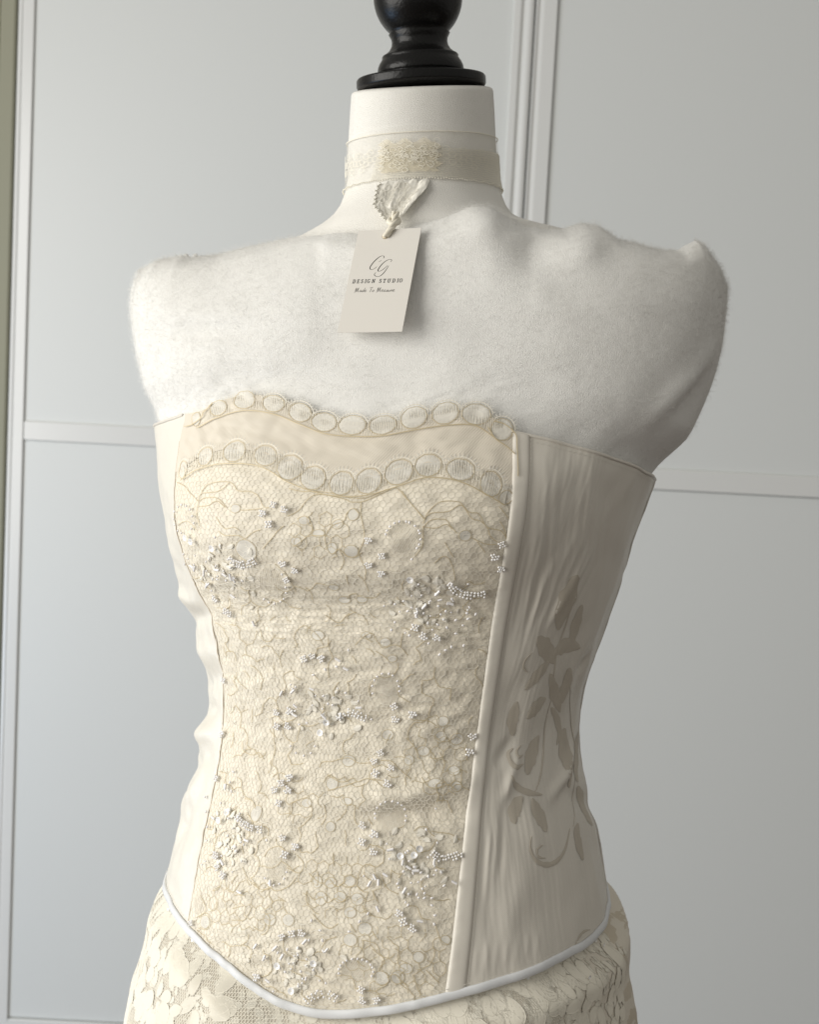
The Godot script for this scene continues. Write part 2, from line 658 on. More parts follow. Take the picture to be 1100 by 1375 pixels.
func build_room() -> void:
	var floor_mesh := PlaneMesh.new()
	floor_mesh.size = Vector2(9, 8)
	struct("floor", floor_mesh, M.floor).position = Vector3(0, -0.035, 0)
	struct("wall", box(Vector3(9, 3.2, 0.1), Vector3(0, 1.56, -1.85)), M.wall)
	var Z := -1.7
	# left door: two stiles, three rails, two panels
	var d1 := thing("wardrobe_door", "left white sliding wardrobe door behind the bare left shoulder", "wardrobe door", "white sliding wardrobe doors", false)
	put("panel", box(Vector3(0.909, 1.0, 0.012), Vector3(-0.303, 1.7, Z - 0.012)), M.door_panel, d1)
	put("panel", box(Vector3(0.909, 1.166, 0.012), Vector3(-0.303, 0.58, Z - 0.012)), M.door_panel, d1)
	put("rail", box(Vector3(0.909, 0.038, 0.016), Vector3(-0.303, 1.182, Z - 0.0095), 0.002), M.door_frame, d1)
	put("rail", box(Vector3(0.909, 0.05, 0.02), Vector3(-0.303, -0.030, Z - 0.008), 0.002), M.door_frame, d1)
	put("rail", box(Vector3(0.909, 0.05, 0.02), Vector3(-0.303, 2.224, Z - 0.008), 0.002), M.door_frame, d1)
	put("stile", extrude(PackedVector2Array([Vector2(-0.7575, Z - 0.02), Vector2(-0.7575, Z - 0.001), Vector2(-0.759, Z), Vector2(-0.776, Z), Vector2(-0.7785, Z - 0.001), Vector2(-0.781, Z + 0.001), Vector2(-0.785, Z), Vector2(-0.7885, Z - 0.004), Vector2(-0.79, Z - 0.02)]), -0.03, 2.25), M.door_frame, d1)
	put("stile", extrude(profile([0.148, -0.02, 0.148, -0.004, 0.149, 0.0, 0.160, 0.0005, 0.1625, -0.001, 0.1635, -0.005, 0.166, -0.006, 0.1685, -0.003, 0.171, 0.001, 0.175, 0.0035, 0.180, 0.004, 0.1845, 0.002, 0.1865, -0.003, 0.1865, -0.02], Z), -0.03, 2.25), M.door_frame, d1)
	# right door, on the track behind
	var d2 := thing("wardrobe_door", "right white sliding wardrobe door behind the brocade side of the corset", "wardrobe door", "white sliding wardrobe doors", false)
	put("panel", box(Vector3(0.88, 1.05, 0.012), Vector3(0.671, 1.697, Z - 0.012)), M.door_panel, d2)
	put("panel", box(Vector3(0.88, 1.11, 0.012), Vector3(0.671, 0.575, Z - 0.012)), M.door_panel, d2)
	put("rail", box(Vector3(0.88, 0.041, 0.016), Vector3(0.671, 1.1515, Z - 0.0095), 0.002), M.door_frame, d2)
	put("rail", box(Vector3(0.88, 0.05, 0.02), Vector3(0.671, -0.030, Z - 0.008), 0.002), M.door_frame, d2)
	put("rail", box(Vector3(0.88, 0.05, 0.02), Vector3(0.671, 2.247, Z - 0.008), 0.002), M.door_frame, d2)
	put("stile", extrude(profile([0.1890, -0.02, 0.1890, -0.002, 0.1905, 0.0025, 0.1925, 0.002, 0.1945, -0.001, 0.198, -0.0015, 0.201, 0.001, 0.205, 0.002, 0.2285, 0.002, 0.2297, 0.0005, 0.2297, -0.02], Z), -0.03, 2.27), M.door_frame, d2)
	put("stile", extrude(profile([1.111, -0.02, 1.111, 0.0, 1.113, 0.002, 1.149, 0.002, 1.151, 0.0, 1.151, -0.02], Z), -0.03, 2.27), M.door_frame, d2)
	struct("wardrobe_back", box(Vector3(2.1, 2.3, 0.01), Vector3(0.18, 1.12, Z - 0.035)), M.gap)
	# the door case on the far left
	var j := thing("door_case", "olive grey door case with cream edging at the far left of the wardrobe", "door frame", "", false)
	put("casing", box(Vector3(0.030, 2.6, 0.05), Vector3(-0.8085, 1.27, Z - 0.029), 0.003), M.jamb, j)
	put("edging", box(Vector3(0.12, 2.6, 0.06), Vector3(-0.885, 1.27, Z - 0.032), 0.004), M.jamb_trim, j)


func profile(flat: Array, z: float) -> PackedVector2Array:
	var out := PackedVector2Array()
	for k in range(0, flat.size(), 2):
		out.append(Vector2(flat[k], z + flat[k + 1]))
	return out


# ---------------------------------------------------------------- body shapes

func build_lofts() -> void:
	corset_loft = Loft.new()
	corset_loft.setup([
		[0.0838, -0.0032, 0.0, 0.1775, 0.0980], [0.0638, -0.0032, 0.0, 0.1739, 0.1040], [0.0437, -0.0034, 0.0, 0.1705, 0.1100], [0.0238, -0.0039, 0.0, 0.1666, 0.1160],
		[0.0037, -0.0054, 0.0, 0.1607, 0.1187], [-0.0163, -0.0067, 0.0, 0.1550, 0.1185], [-0.0362, -0.0078, 0.0, 0.1500, 0.1115], [-0.0563, -0.0085, 0.0, 0.1444, 0.1025],
		[-0.0762, -0.0088, 0.0, 0.1376, 0.0973], [-0.0963, -0.0091, 0.0, 0.1310, 0.0938], [-0.1163, -0.0106, 0.0, 0.1259, 0.0910], [-0.1363, -0.0128, 0.0, 0.1249, 0.0890],
		[-0.1562, -0.0145, 0.0, 0.1273, 0.0915], [-0.1762, -0.0151, 0.0, 0.1316, 0.0940], [-0.1963, -0.0154, 0.0, 0.1365, 0.0980], [-0.2162, -0.0161, 0.0, 0.1411, 0.1020],
		[-0.2362, -0.0166, 0.0, 0.1455, 0.1060], [-0.2562, -0.0167, 0.0, 0.1486, 0.1100], [-0.2762, -0.0168, 0.0, 0.1514, 0.1124], [-0.3063, -0.0169, 0.0, 0.1558, 0.1160], [-0.3463, -0.0172, 0.0, 0.1614, 0.1208]], 17.0, 2.35)
	wad_loft = Loft.new()
	wad_loft.setup([
		[0.2037, 0.0073, 0.0, 0.2016, 0.0840], [0.1437, 0.0068, 0.0, 0.2015, 0.0880], [0.1237, 0.0073, 0.0, 0.1996, 0.0920], [0.1037, 0.0085, 0.0, 0.1958, 0.0955], [0.0838, 0.0088, 0.0, 0.1903, 0.0990],
		[0.0638, 0.0081, 0.0, 0.1830, 0.1030], [0.0437, 0.0050, 0.0, 0.1762, 0.1080], [0.0288, 0.0023, 0.0, 0.1707, 0.1118], [0.0138, -0.0016, 0.0, 0.1636, 0.1138], [-0.0163, -0.0058, 0.0, 0.1532, 0.1160]], 14.0, 2.6)
	skirt_loft = Loft.new()
	skirt_loft.setup([
		[-0.2162, -0.0174, 0.0, 0.1425, 0.1030], [-0.2313, -0.0184, 0.0, 0.1465, 0.1077], [-0.2437, -0.0192, 0.0, 0.1515, 0.1118], [-0.2562, -0.0158, 0.0, 0.1577, 0.1160], [-0.2712, -0.0149, 0.0, 0.1608, 0.1196],
		[-0.2863, -0.0158, 0.0, 0.1623, 0.1232], [-0.2988, -0.0179, 0.0, 0.1636, 0.1262], [-0.3113, -0.0190, 0.0, 0.1671, 0.1289], [-0.3262, -0.0193, 0.0, 0.1699, 0.1316], [-0.3438, -0.0197, 0.0, 0.1729, 0.1348],
		[-0.3762, -0.0196, 0.0, 0.1785, 0.1398], [-0.4562, -0.0183, 0.0, 0.1869, 0.1510], [-0.6062, -0.0145, 0.0, 0.1963, 0.1720], [-0.8063, -0.0091, 0.0, 0.2085, 0.2000]], 15.0, 2.3)
	table([222, 1192, 232, 1220, 250, 1246, 290, 1285, 340, 1326, 375, 1347, 410, 1359, 450, 1364, 520, 1358, 600, 1340, 700, 1310, 780, 1272, 808, 1245, 817, 1218], false, hem_t, hem_h)
	table([210, 570, 230, 563, 250, 556, 272, 551, 290, 541, 330, 530, 375, 535, 410, 549, 440, 562, 475, 566, 520, 567, 560, 560, 600, 552, 640, 552, 665, 562, 680, 574, 692, 581, 740, 592, 790, 606, 840, 622, 872, 637, 880, 644], false, top_t, top_h)
	table([252, 540, 249, 560, 244, 590, 241, 620, 240, 650, 240, 690, 244, 722, 252, 755, 264, 785, 280, 825, 292, 865, 299, 905, 301, 945, 299, 985, 294, 1025, 284, 1075, 274, 1120, 264, 1170, 256, 1215, 251, 1250, 247, 1290], true, seam_l_h, seam_l_t)
	table([692, 545, 691, 585, 689, 620, 685, 665, 680, 710, 675, 755, 670, 795, 663, 840, 656, 890, 649, 940, 642, 990, 635, 1045, 629, 1095, 623, 1150, 617, 1205, 611, 1260, 604, 1315, 599, 1350, 594, 1400], true, seam_r_h, seam_r_t)
	make_arc()
	make_relief()


func splat(grid_: PackedFloat32Array, l: Loft, a: Vector2, b: Vector2, width: float, amp: float) -> void:
	# a soft fold along a-b, in (angle, height); width in metres
	var R := 0.14
	var p := Vector2(a.x * R, a.y)
	var q := Vector2(b.x * R, b.y)
	var m := width * 2.5
	var sx := (l.rb - l.ra) / (l.rw - 1)
	var sy := (l.rd - l.rc) / (l.rh - 1)
	var i0 := clampi(int((minf(a.x, b.x) - m / R - l.ra) / sx), 0, l.rw - 1)
	var i1 := clampi(int((maxf(a.x, b.x) + m / R - l.ra) / sx) + 1, 0, l.rw - 1)
	var j0 := clampi(int((minf(a.y, b.y) - m - l.rc) / sy), 0, l.rh - 1)
	var j1 := clampi(int((maxf(a.y, b.y) + m - l.rc) / sy) + 1, 0, l.rh - 1)
	var d := q - p
	var len2 := maxf(d.length_squared(), 1e-9)
	for j in range(j0, j1 + 1):
		for i in range(i0, i1 + 1):
			var x := Vector2((l.ra + i * sx) * R, l.rc + j * sy)
			var t := (x - p).dot(d) / len2
			var tc := clampf(t, 0.0, 1.0)
			var dist := (x - p - d * tc).length_squared() / (width * width)
			if dist < 6.0:
				var fade := sin(PI * clampf(tc * 0.9 + 0.05, 0.0, 1.0))
				grid_[j * l.rw + i] += amp * exp(-dist) * fade


func make_relief() -> void:
	var l := corset_loft
	l.ra = -0.9
	l.rb = 4.0
	l.rc = -0.345
	l.rd = 0.085
	l.rw = 780
	l.rh = 460
	var g := PackedFloat32Array()
	g.resize(l.rw * l.rh)
	var n1 := noise(1.0, 31, 2)
	var n2 := noise(1.0, 47, 3)
	var c := PI / 2
	for j in l.rh:
		var h := l.rc + (l.rd - l.rc) * j / (l.rh - 1)
		var tl := pick(seam_l_h, seam_l_t, h)
		var tr := pick(seam_r_h, seam_r_t, h)
		for i in l.rw:
			var t := l.ra + (l.rb - l.ra) * i / (l.rw - 1)
			var v := 0.0
			var inp := smoothstep(tr - 0.05, tr + 0.1, t) * (1.0 - smoothstep(tl - 0.1, tl + 0.05, t))
			# the two cups, and the hollow between and below them
			for s in [-0.50, 0.46]:
				v += 0.0065 * exp(-pow((t - c - s) / 0.36, 2.0) - pow((h - 0.000) / 0.036, 2.0))
			v -= 0.0015 * exp(-pow((t - c) / 0.7, 2.0) - pow((h + 0.062) / 0.016, 2.0)) * inp
			# lining puckers in the front panel
			v += inp * 0.0011 * n1.get_noise_2d(t * 7.0, h * 85.0)
			var crease := smoothstep(-0.088, -0.070, h) * (1.0 - smoothstep(-0.046, -0.036, h))
			v += inp * crease * 0.0009 * n2.get_noise_2d(t * 5.0, h * 300.0)
			if t < tr:
				# brocade: fine puckers that run down the cloth
				var q := t * 0.14 + 0.12 * maxf(0.0, -0.02 - h) * smoothstep(-0.13, -0.02, h)
				var near := exp(-pow((t - tr) / 0.55, 2.0))
				v += (0.00010 + 0.00010 * near) * smoothstep(0.09, 0.16, tr - t) * n2.get_noise_2d(q * 260.0, h * 17.0)
				v += 0.0014 * smoothstep(0.06, 0.2, tr - t) * n1.get_noise_2d(t * 3.0 + 9.0, h * 16.0)
			elif t > tl:
				# satin: broad soft dents
				v += 0.00016 * n2.get_noise_2d(t * 60.0, h * 14.0)
				v += 0.0016 * n1.get_noise_2d(t * 4.0 + 40.0, h * 28.0) * smoothstep(-0.30, -0.2, h) * (1.0 - 0.6 * smoothstep(-0.02, 0.04, h))
			g[j * l.rw + i] = v
	var f := func(x0, y0, x1, y1, w, a): splat(g, l, find(l, x0, y0), find(l, x1, y1), w, a)
	# folds across the waist
	f.call(440, 1078, 640, 1042, 0.007, 0.0035)
	f.call(330, 1000, 520, 1030, 0.009, -0.0025)
	f.call(470, 1098, 630, 1088, 0.007, -0.003)
	f.call(300, 930, 560, 905, 0.012, 0.0022)
	f.call(310, 862, 640, 850, 0.010, 0.0020)
	f.call(400, 1000, 640, 975, 0.010, 0.0020)
	f.call(290, 1090, 420, 1105, 0.008, 0.0022)
	f.call(270, 778, 650, 772, 0.008, 0.0012)
	f.call(280, 806, 655, 800, 0.009, -0.0012)
	# the satin side: dents at the waist
	f.call(238, 790, 268, 812, 0.006, 0.0030)
	f.call(252, 835, 290, 822, 0.006, -0.0035)
	f.call(262, 868, 296, 880, 0.007, 0.0030)
	f.call(268, 925, 297, 905, 0.007, -0.0030)
	f.call(268, 945, 292, 955, 0.006, -0.0030)
	f.call(262, 985, 296, 980, 0.007, 0.0055)
	f.call(258, 1035, 290, 1012, 0.006, -0.0025)
	f.call(246, 1090, 276, 1040, 0.007, 0.0030)
	f.call(236, 1135, 262, 1080, 0.006, -0.0020)
	# the brocade side: strands of creases that gather towards the seam
	for k in 20:
		var u := k / 19.0
		var x0 := 704.0 + u * 120.0 + rng.randf_range(-4, 4)
		var y0 := 605.0 + u * 22.0 + rng.randf_range(0, 70)
		var x2 := 684.0 + u * 70.0
		var y2 := 862.0 - u * 40.0 + rng.randf_range(-20, 20)
		var x1 := lerpf(x0, x2, 0.35) + 8.0
		var y1 := lerpf(y0, y2, 0.55)
		var amp := rng.randf_range(0.0003, 0.0009) * (1.0 if k % 2 == 0 else -0.8)
		f.call(x0, y0, x1, y1, 0.0024, amp)
		f.call(x1, y1 - 20.0, x2, y2, 0.0024, amp * 1.1)
	for k in 16:
		var x0 := 660.0 + rng.randf_range(0, 42)
		var y0 := rng.randf_range(905, 1180)
		f.call(x0 - (y0 - 900) * 0.09, y0, x0 - (y0 - 900) * 0.09 - rng.randf_range(2, 10), y0 + rng.randf_range(50, 110), 0.0019, rng.randf_range(-0.0005, 0.0006))
	for k in 7:
		var x0 := 640.0 + k * 14.0
		f.call(x0, 1268 - k * 3, x0 - 4, 1312 - k * 5, 0.0020, rng.randf_range(0.0002, 0.0004))
	f.call(700, 1010, 672, 1080, 0.004, 0.002)
	f.call(690, 990, 665, 1030, 0.005, -0.0022)
	f.call(735, 1075, 790, 1040, 0.005, 0.0035)
	f.call(745, 1062, 785, 1020, 0.008, -0.003)
	f.call(770, 905, 792, 880, 0.006, -0.002)
	l.relief = g


func corset_hem(t: float) -> float:
	# rises behind both hips
	return pick(hem_t, hem_h, t) + 0.03 * smoothstep(0.0, 0.7, t - hem_t[-1]) + 0.03 * smoothstep(0.0, 0.5, hem_t[0] - t)


var drape := noise(1.0, 71, 2)


func skirt_at(t: float, h: float, off := 0.0) -> Vector3:
	# tucked in under the corset's hem
	var tt := t if t < 4.4 else t - TAU
	off += 0.005 * drape.get_noise_2d(cos(t) * 2.6 + 5.0, sin(t) * 2.6 + h * 1.5) * smoothstep(-0.24, -0.34, h)
	var e := corset_hem(tt)
	var w := smoothstep(e - 0.001, e - 0.022, h)
	var p := skirt_loft.bare(t, h, off)
	return p if w >= 1.0 else corset_loft.bare(t, h, off - 0.003).lerp(p, w)


func corset_top(t: float) -> float:
	return pick(top_t, top_h, t)


# ---------------------------------------------------------------- the dress form

const NECK := [[120, 472.0, 662.0, 0.044], [150, 470.0, 664.0, 0.045], [195, 467.5, 666.0, 0.046], [240, 467.0, 668.5, 0.047], [262, 463.0, 673.0, 0.050], [280, 456.0, 680.0, 0.053], [295, 445.0, 690.0, 0.057], [308, 425.0, 712.0, 0.061], [320, 392.0, 742.0, 0.064], [334, 345.0, 785.0, 0.066], [350, 290.0, 840.0, 0.066], [372, 240.0, 890.0, 0.066], [420, 215.0, 930.0, 0.066]]
const NECK_Z := -0.004


func neck_row(py: float) -> Array:
	# [centre x, half width, half depth]
	var k := 0
	while k < NECK.size() - 2 and py > NECK[k + 1][0]:
		k += 1
	var f := clampf((py - NECK[k][0]) / (NECK[k + 1][0] - NECK[k][0]), 0.0, 1.0)
	var s := (EYE - NECK_Z) / ZOOM
	var l := lerpf(NECK[k][1], NECK[k + 1][1], f)
	var r := lerpf(NECK[k][2], NECK[k + 1][2], f)
	return [((l + r) / 2.0 - 550.0) * s, (r - l) / 2.0 * s, lerpf(NECK[k][3], NECK[k + 1][3], f)]


func neck_at(ang: float, py: float, off := 0.0) -> Vector3:
	var r := neck_row(py)
	var s := (EYE - NECK_Z) / ZOOM
	var tilt := 0.035 * (1.0 - smoothstep(150.0, 300.0, py))
	var x: float = r[0] + (r[1] + off) * cos(ang)
	# the flare follows the shoulders, which are turned
	var turn := 0.23 * smoothstep(0.055, 0.1, r[1])
	var nod := 0.27 * (1.0 - smoothstep(120.0, 300.0, py))
	return Vector3(x, (687.5 - py) * s + (x - 0.0085) * tilt - (r[2] + off) * sin(ang) * nod, NECK_Z + (r[2] + off) * sin(ang) + (x - 0.0085) * turn)


func build_form() -> void:
	var o := thing("dress_form", "padded white dress form with a black turned wooden neck finial", "dress form")
	var a := Acc.new()
	var nu := 97
	var rows := []
	for k in 6:
		rows.append([119.0 + [0.0, 0.0, 0.4, 1.6, 3.6, 6.5][k], [-0.03, -0.008, -0.0045, -0.0018, -0.0005, 0.0][k]])
	for k in 44:
		rows.append([130.0 + k * 6.5, 0.0])
	var pts := PackedVector3Array()
	for r in rows:
		for i in nu:
			pts.append(neck_at(TAU * i / (nu - 1), r[0], r[1]))
	grid(a, nu, rows.size(), pts, Vector3(0.008, INF, NECK_Z), true)
	put("neck", commit(a), M.jersey, o)
	# the body inside the clothes
	a = Acc.new()
	pts = PackedVector3Array()
	for j in 40:
		var h := 0.06 - j * 0.0098
		for i in 49:
			pts.append(corset_loft.bare(TAU * i / 48, h, -0.012))
	grid(a, 49, 40, pts, Vector3(-0.01, INF, 0), true)
	put("torso", commit(a), M.jersey, o)
	# black wooden cap and finial
	var s := (EYE - NECK_Z) / ZOOM
	var top := Vector3((566.0 - 550.0) * s, (687.5 - 119.0) * s, NECK_Z)
	var tilt := Basis(Vector3.BACK, deg_to_rad(2.4)) * Basis(Vector3.RIGHT, deg_to_rad(9.5))
	var cap := put("cap_disc", lathe([[0.001, 0.0072], [0.0405, 0.0072], [0.0428, 0.0069], [0.0436, 0.0058], [0.0437, 0.0018], [0.0430, 0.0004], [0.041, 0.0], [0.001, 0.0]], 72), M.lacquer, o)
	cap.transform = Transform3D(tilt, top)
	var prof := []
	for k in 30:
		var ang := PI * (k + 0.3) / 38.0
		prof.append([0.0297 * sin(ang), 0.0585 + 0.0297 * cos(ang)])
	for q in [[0.0206, 0.0352], [0.0190, 0.0322], [0.0187, 0.0298], [0.0192, 0.0272], [0.0208, 0.0245], [0.0232, 0.0225], [0.0252, 0.0215], [0.0258, 0.0206], [0.0256, 0.0197], [0.0262, 0.0185], [0.0276, 0.0165], [0.0287, 0.014], [0.0291, 0.0118], [0.0288, 0.0102], [0.0280, 0.0096], [0.0285, 0.0088], [0.0285, 0.0073], [0.001, 0.0073]]:
		prof.append(q)
	put("finial", lathe(prof, 72), M.lacquer, o).transform = Transform3D(tilt, top)


# ---------------------------------------------------------------- the wadding over the shoulders

const RIDGE := [170, 420, 174, 402, 180, 381, 192, 364, 212, 352, 232, 348, 250, 344, 262, 347, 276, 346, 300, 345, 340, 335, 380, 325, 410, 319, 440, 312, 470, 312, 500, 318, 530, 312, 560, 303, 600, 293, 630, 281, 657, 281, 690, 297, 720, 310, 745, 315, 770, 307, 795, 308, 820, 325, 850, 331, 880, 339, 905, 340, 918, 331, 932, 324, 943, 331, 950, 342, 964, 358, 973, 376, 980, 392, 992, 412]
const BROW := [165, 420, 185, 372, 215, 347, 250, 339, 300, 335, 380, 317, 440, 303, 500, 296, 600, 283, 657, 274, 720, 289, 795, 299, 860, 311, 932, 319, 964, 344, 980, 384, 992, 405]
var brow_x := PackedFloat32Array()
var brow_y := PackedFloat32Array()
var ridge_x := PackedFloat32Array()
var ridge_y := PackedFloat32Array()
var wad_noise: FastNoiseLite
var wad_fine: FastNoiseLite


func ridge_z(x: float, side: float) -> float:
	var z := (x - 0.007) * 0.24
	var py := 300.0
	var r := neck_row(303.0)
	var d: float = (x - r[0]) / (r[1] + 0.004)
	if absf(d) < 1.0:
		z += side * (r[2] + 0.004) * sqrt(1.0 - d * d) * smoothstep(0.0, 0.15, 1.0 - absf(d)) - py * 0.0
	return z


func wad_point(t: float, v: float, off := 0.0) -> Vector3:
	# t 0..PI is the front sheet, PI..TAU the back; v 0 below the corset's edge .. 1 the shoulder ridge
	var side := 1.0 if t <= PI else -1.0
	var top_sec := wad_loft.bare(t, 0.18)
	top_sec.x = clampf(top_sec.x, wad_loft.bare(PI, 0.18).x, wad_loft.bare(0.0, 0.18).x)
	var zr := ridge_z(top_sec.x, side)
	var px := 550.0 + ZOOM * top_sec.x / (EYE - zr)
	var py := pick(ridge_x, ridge_y, px)
	var ht := (687.5 - py) / ZOOM * (EYE - zr)
	var edge := corset_top(t if t <= PI + 0.8 else t - TAU)
	var hb := edge - 0.035
	var h := lerpf(hb, ht, 1.0 - pow(1.0 - v, 2.0))
	var w := smoothstep(edge - 0.002, edge + 0.03, h)
	var s := wad_loft.bare(t, h)
	if w < 1.0:
		s = corset_loft.at(t, h, -0.0035).lerp(s, w)
	var rd := lerpf(0.03, 0.082, absf(sin(t)))
	var k := clampf(((687.5 - pick(brow_x, brow_y, px)) / ZOOM * (EYE - zr) - h) / rd, 0.0, 1.0)
	var T := sqrt(maxf(1.0 - (1.0 - k) * (1.0 - k), 0.0))
	k = clampf((ht - h) / 0.018, 0.0, 1.0)
	T *= sqrt(maxf(1.0 - (1.0 - k) * (1.0 - k), 0.0))
	s.x = lerpf(clampf(s.x, wad_loft.bare(PI, h).x, wad_loft.bare(0.0, h).x), s.x, T)
	var zz := (s.x - 0.007) * 0.24
	s.z = lerpf(lerpf(zz, zr, smoothstep(0.0, 0.05, h)), s.z, T)
	# soft lumps
	var n := wad_noise.get_noise_3d(s.x, s.y, s.z * 0.7)
	var f := wad_fine.get_noise_3d(s.x, s.y, s.z)
	var d := (n * 0.0014 + f * 0.0001) * w + off
	var rim := smoothstep(0.0, 0.3, absf(sin(t)))
	var q := seen(s)
	# a crease under the right arm, and a shallow dent below the left shoulder
	if side > 0.0:
		var c1 := (q.x - 915.0) * 0.75 + (q.y - 520.0) * 0.66
		var c2 := (q.y - 520.0) * 0.75 - (q.x - 915.0) * 0.66
		d += w * rim * 0.004 * exp(-pow(c1 / 14.0, 2.0)) * exp(-pow(c2 / 70.0, 2.0))
		d -= w * rim * 0.004 * exp(-pow((c1 - 22.0) / 16.0, 2.0)) * exp(-pow(c2 / 70.0, 2.0))
		d -= 0.004 * exp(-pow((q.x - 270.0) / 60.0, 2.0) - pow((q.y - 445.0) / 16.0, 2.0))
		d += 0.006 * exp(-pow((q.x - 780.0) / 30.0, 2.0) - pow((q.y - 330.0) / 26.0, 2.0))
		d += 0.004 * exp(-pow((q.x - 645.0) / 26.0, 2.0) - pow((q.y - 300.0) / 26.0, 2.0))
		d -= 0.004 * exp(-pow((q.x - 715.0) / 24.0, 2.0) - pow((q.y - 335.0) / 24.0, 2.0))
	d *= smoothstep(0.0, 0.2, absf(sin(t)))
	var dir := Vector3(s.x * 0.6, (1.0 - T) * 0.05, (s.z - zz) * T + side * 0.01).normalized()
	return s + dir * d


func build_wadding() -> void:
	for q in vv(RIDGE):
		ridge_x.append(q.x)
		ridge_y.append(q.y)
	for q in vv(BROW):
		brow_x.append(q.x)
		brow_y.append(q.y)
	wad_noise = noise(15.0, 5, 2)
	wad_fine = noise(130.0, 6, 2)
	var o := thing("wadding_wrap", "fluffy white wadding wrapped over the shoulders and chest", "padding")
	var front := PackedVector3Array()
	for part in 2:
		var nu := 300 if part == 0 else 120
		var nv := 200 if part == 0 else 60
		var pts := PackedVector3Array()
		for j in nv:
			for i in nu:
				# finer towards both arms
				var u := float(i) / (nu - 1)
				u = u - 0.08 * sin(TAU * u) / TAU * 2.0
				var t := PI * u + (0.0 if part == 0 else PI)
				pts.append(wad_point(minf(t, PI) if part == 0 else maxf(t, PI + 0.0001), float(j) / (nv - 1)))
		var a := Acc.new()
		grid(a, nu, nv, pts, Vector3(0, INF, 0.0))
		put("front_layer" if part == 0 else "back_layer", commit(a), M.wadding, o)
		if part == 0:
			front = pts
	# loose fibres
	var blade := Acc.new()
	var p := PackedVector3Array([Vector3(0, 0, 0), Vector3(0.0012, 0.0007, 0.0002), Vector3(0.0024, 0.0010, 0.0006), Vector3(0.0034, 0.0010, 0.0013)])
	var n := PackedVector3Array([Vector3.UP, Vector3.UP, Vector3.UP, Vector3.UP])
	ribbon(blade, p, n, 0.000065, 0.00001, 0.00003)
	var mm := MultiMesh.new()
	mm.transform_format = MultiMesh.TRANSFORM_3D
	mm.mesh = commit(blade)
	var count := 130000
	mm.instance_count = count
	var r := RandomNumberGenerator.new()
	r.seed = 99
	for k in count:
		var i := r.randi_range(0, 298)
		var j := r.randi_range(18, 198)
		var b := j * 300 + i
		var u := r.randf()
		var w := r.randf()
		var c := front[b].lerp(front[b + 1], u).lerp(front[b + 300].lerp(front[b + 301], u), w)
		var nn := (front[b + 1] - front[b]).cross(front[b + 300] - front[b]).normalized()
		if nn.dot(c - Vector3(0.0, c.y - 0.02, 0.0)) < 0.0:
			nn = -nn
		var ax := nn.cross(Vector3(r.randf_range(-1, 1), r.randf_range(-1, 1), r.randf_range(-1, 1))).normalized()
		var bs := Basis(ax, nn, ax.cross(nn)).scaled_local(Vector3.ONE * r.randf_range(0.5, 1.2) * Vector3(1.0, r.randf_range(0.4, 1.5) * (2.6 if k % 6 == 0 else 1.0), r.randf_range(-1.0, 1.0) + 0.01))
		mm.set_instance_transform(k, Transform3D(bs, c))
	var mi := MultiMeshInstance3D.new()
	mi.name = "wool_fibres"
	mi.multimesh = mm
	mi.material_override = M.fibre
	mi.set_meta("kind", "stuff")
	o.add_child(mi)
	# little tufts where the wadding is folded at the left shoulder
	for q in [[249, 345, 5.0], [262, 344, 4.0], [268, 347, 3.5]]:
		var a := Acc.new()
		var c := ray(q[0], q[1], -0.066)
		for k in 5:
			ball(a, c + Vector3(rng.randf_range(-1, 1), rng.randf_range(-1, 1), rng.randf_range(-1, 1)) * 0.0008, q[2] * 0.0004, Vector3(0.8, 1.1, 0.9))
		put("tuft", commit(a), M.wadding, o)


# ---------------------------------------------------------------- the skirt

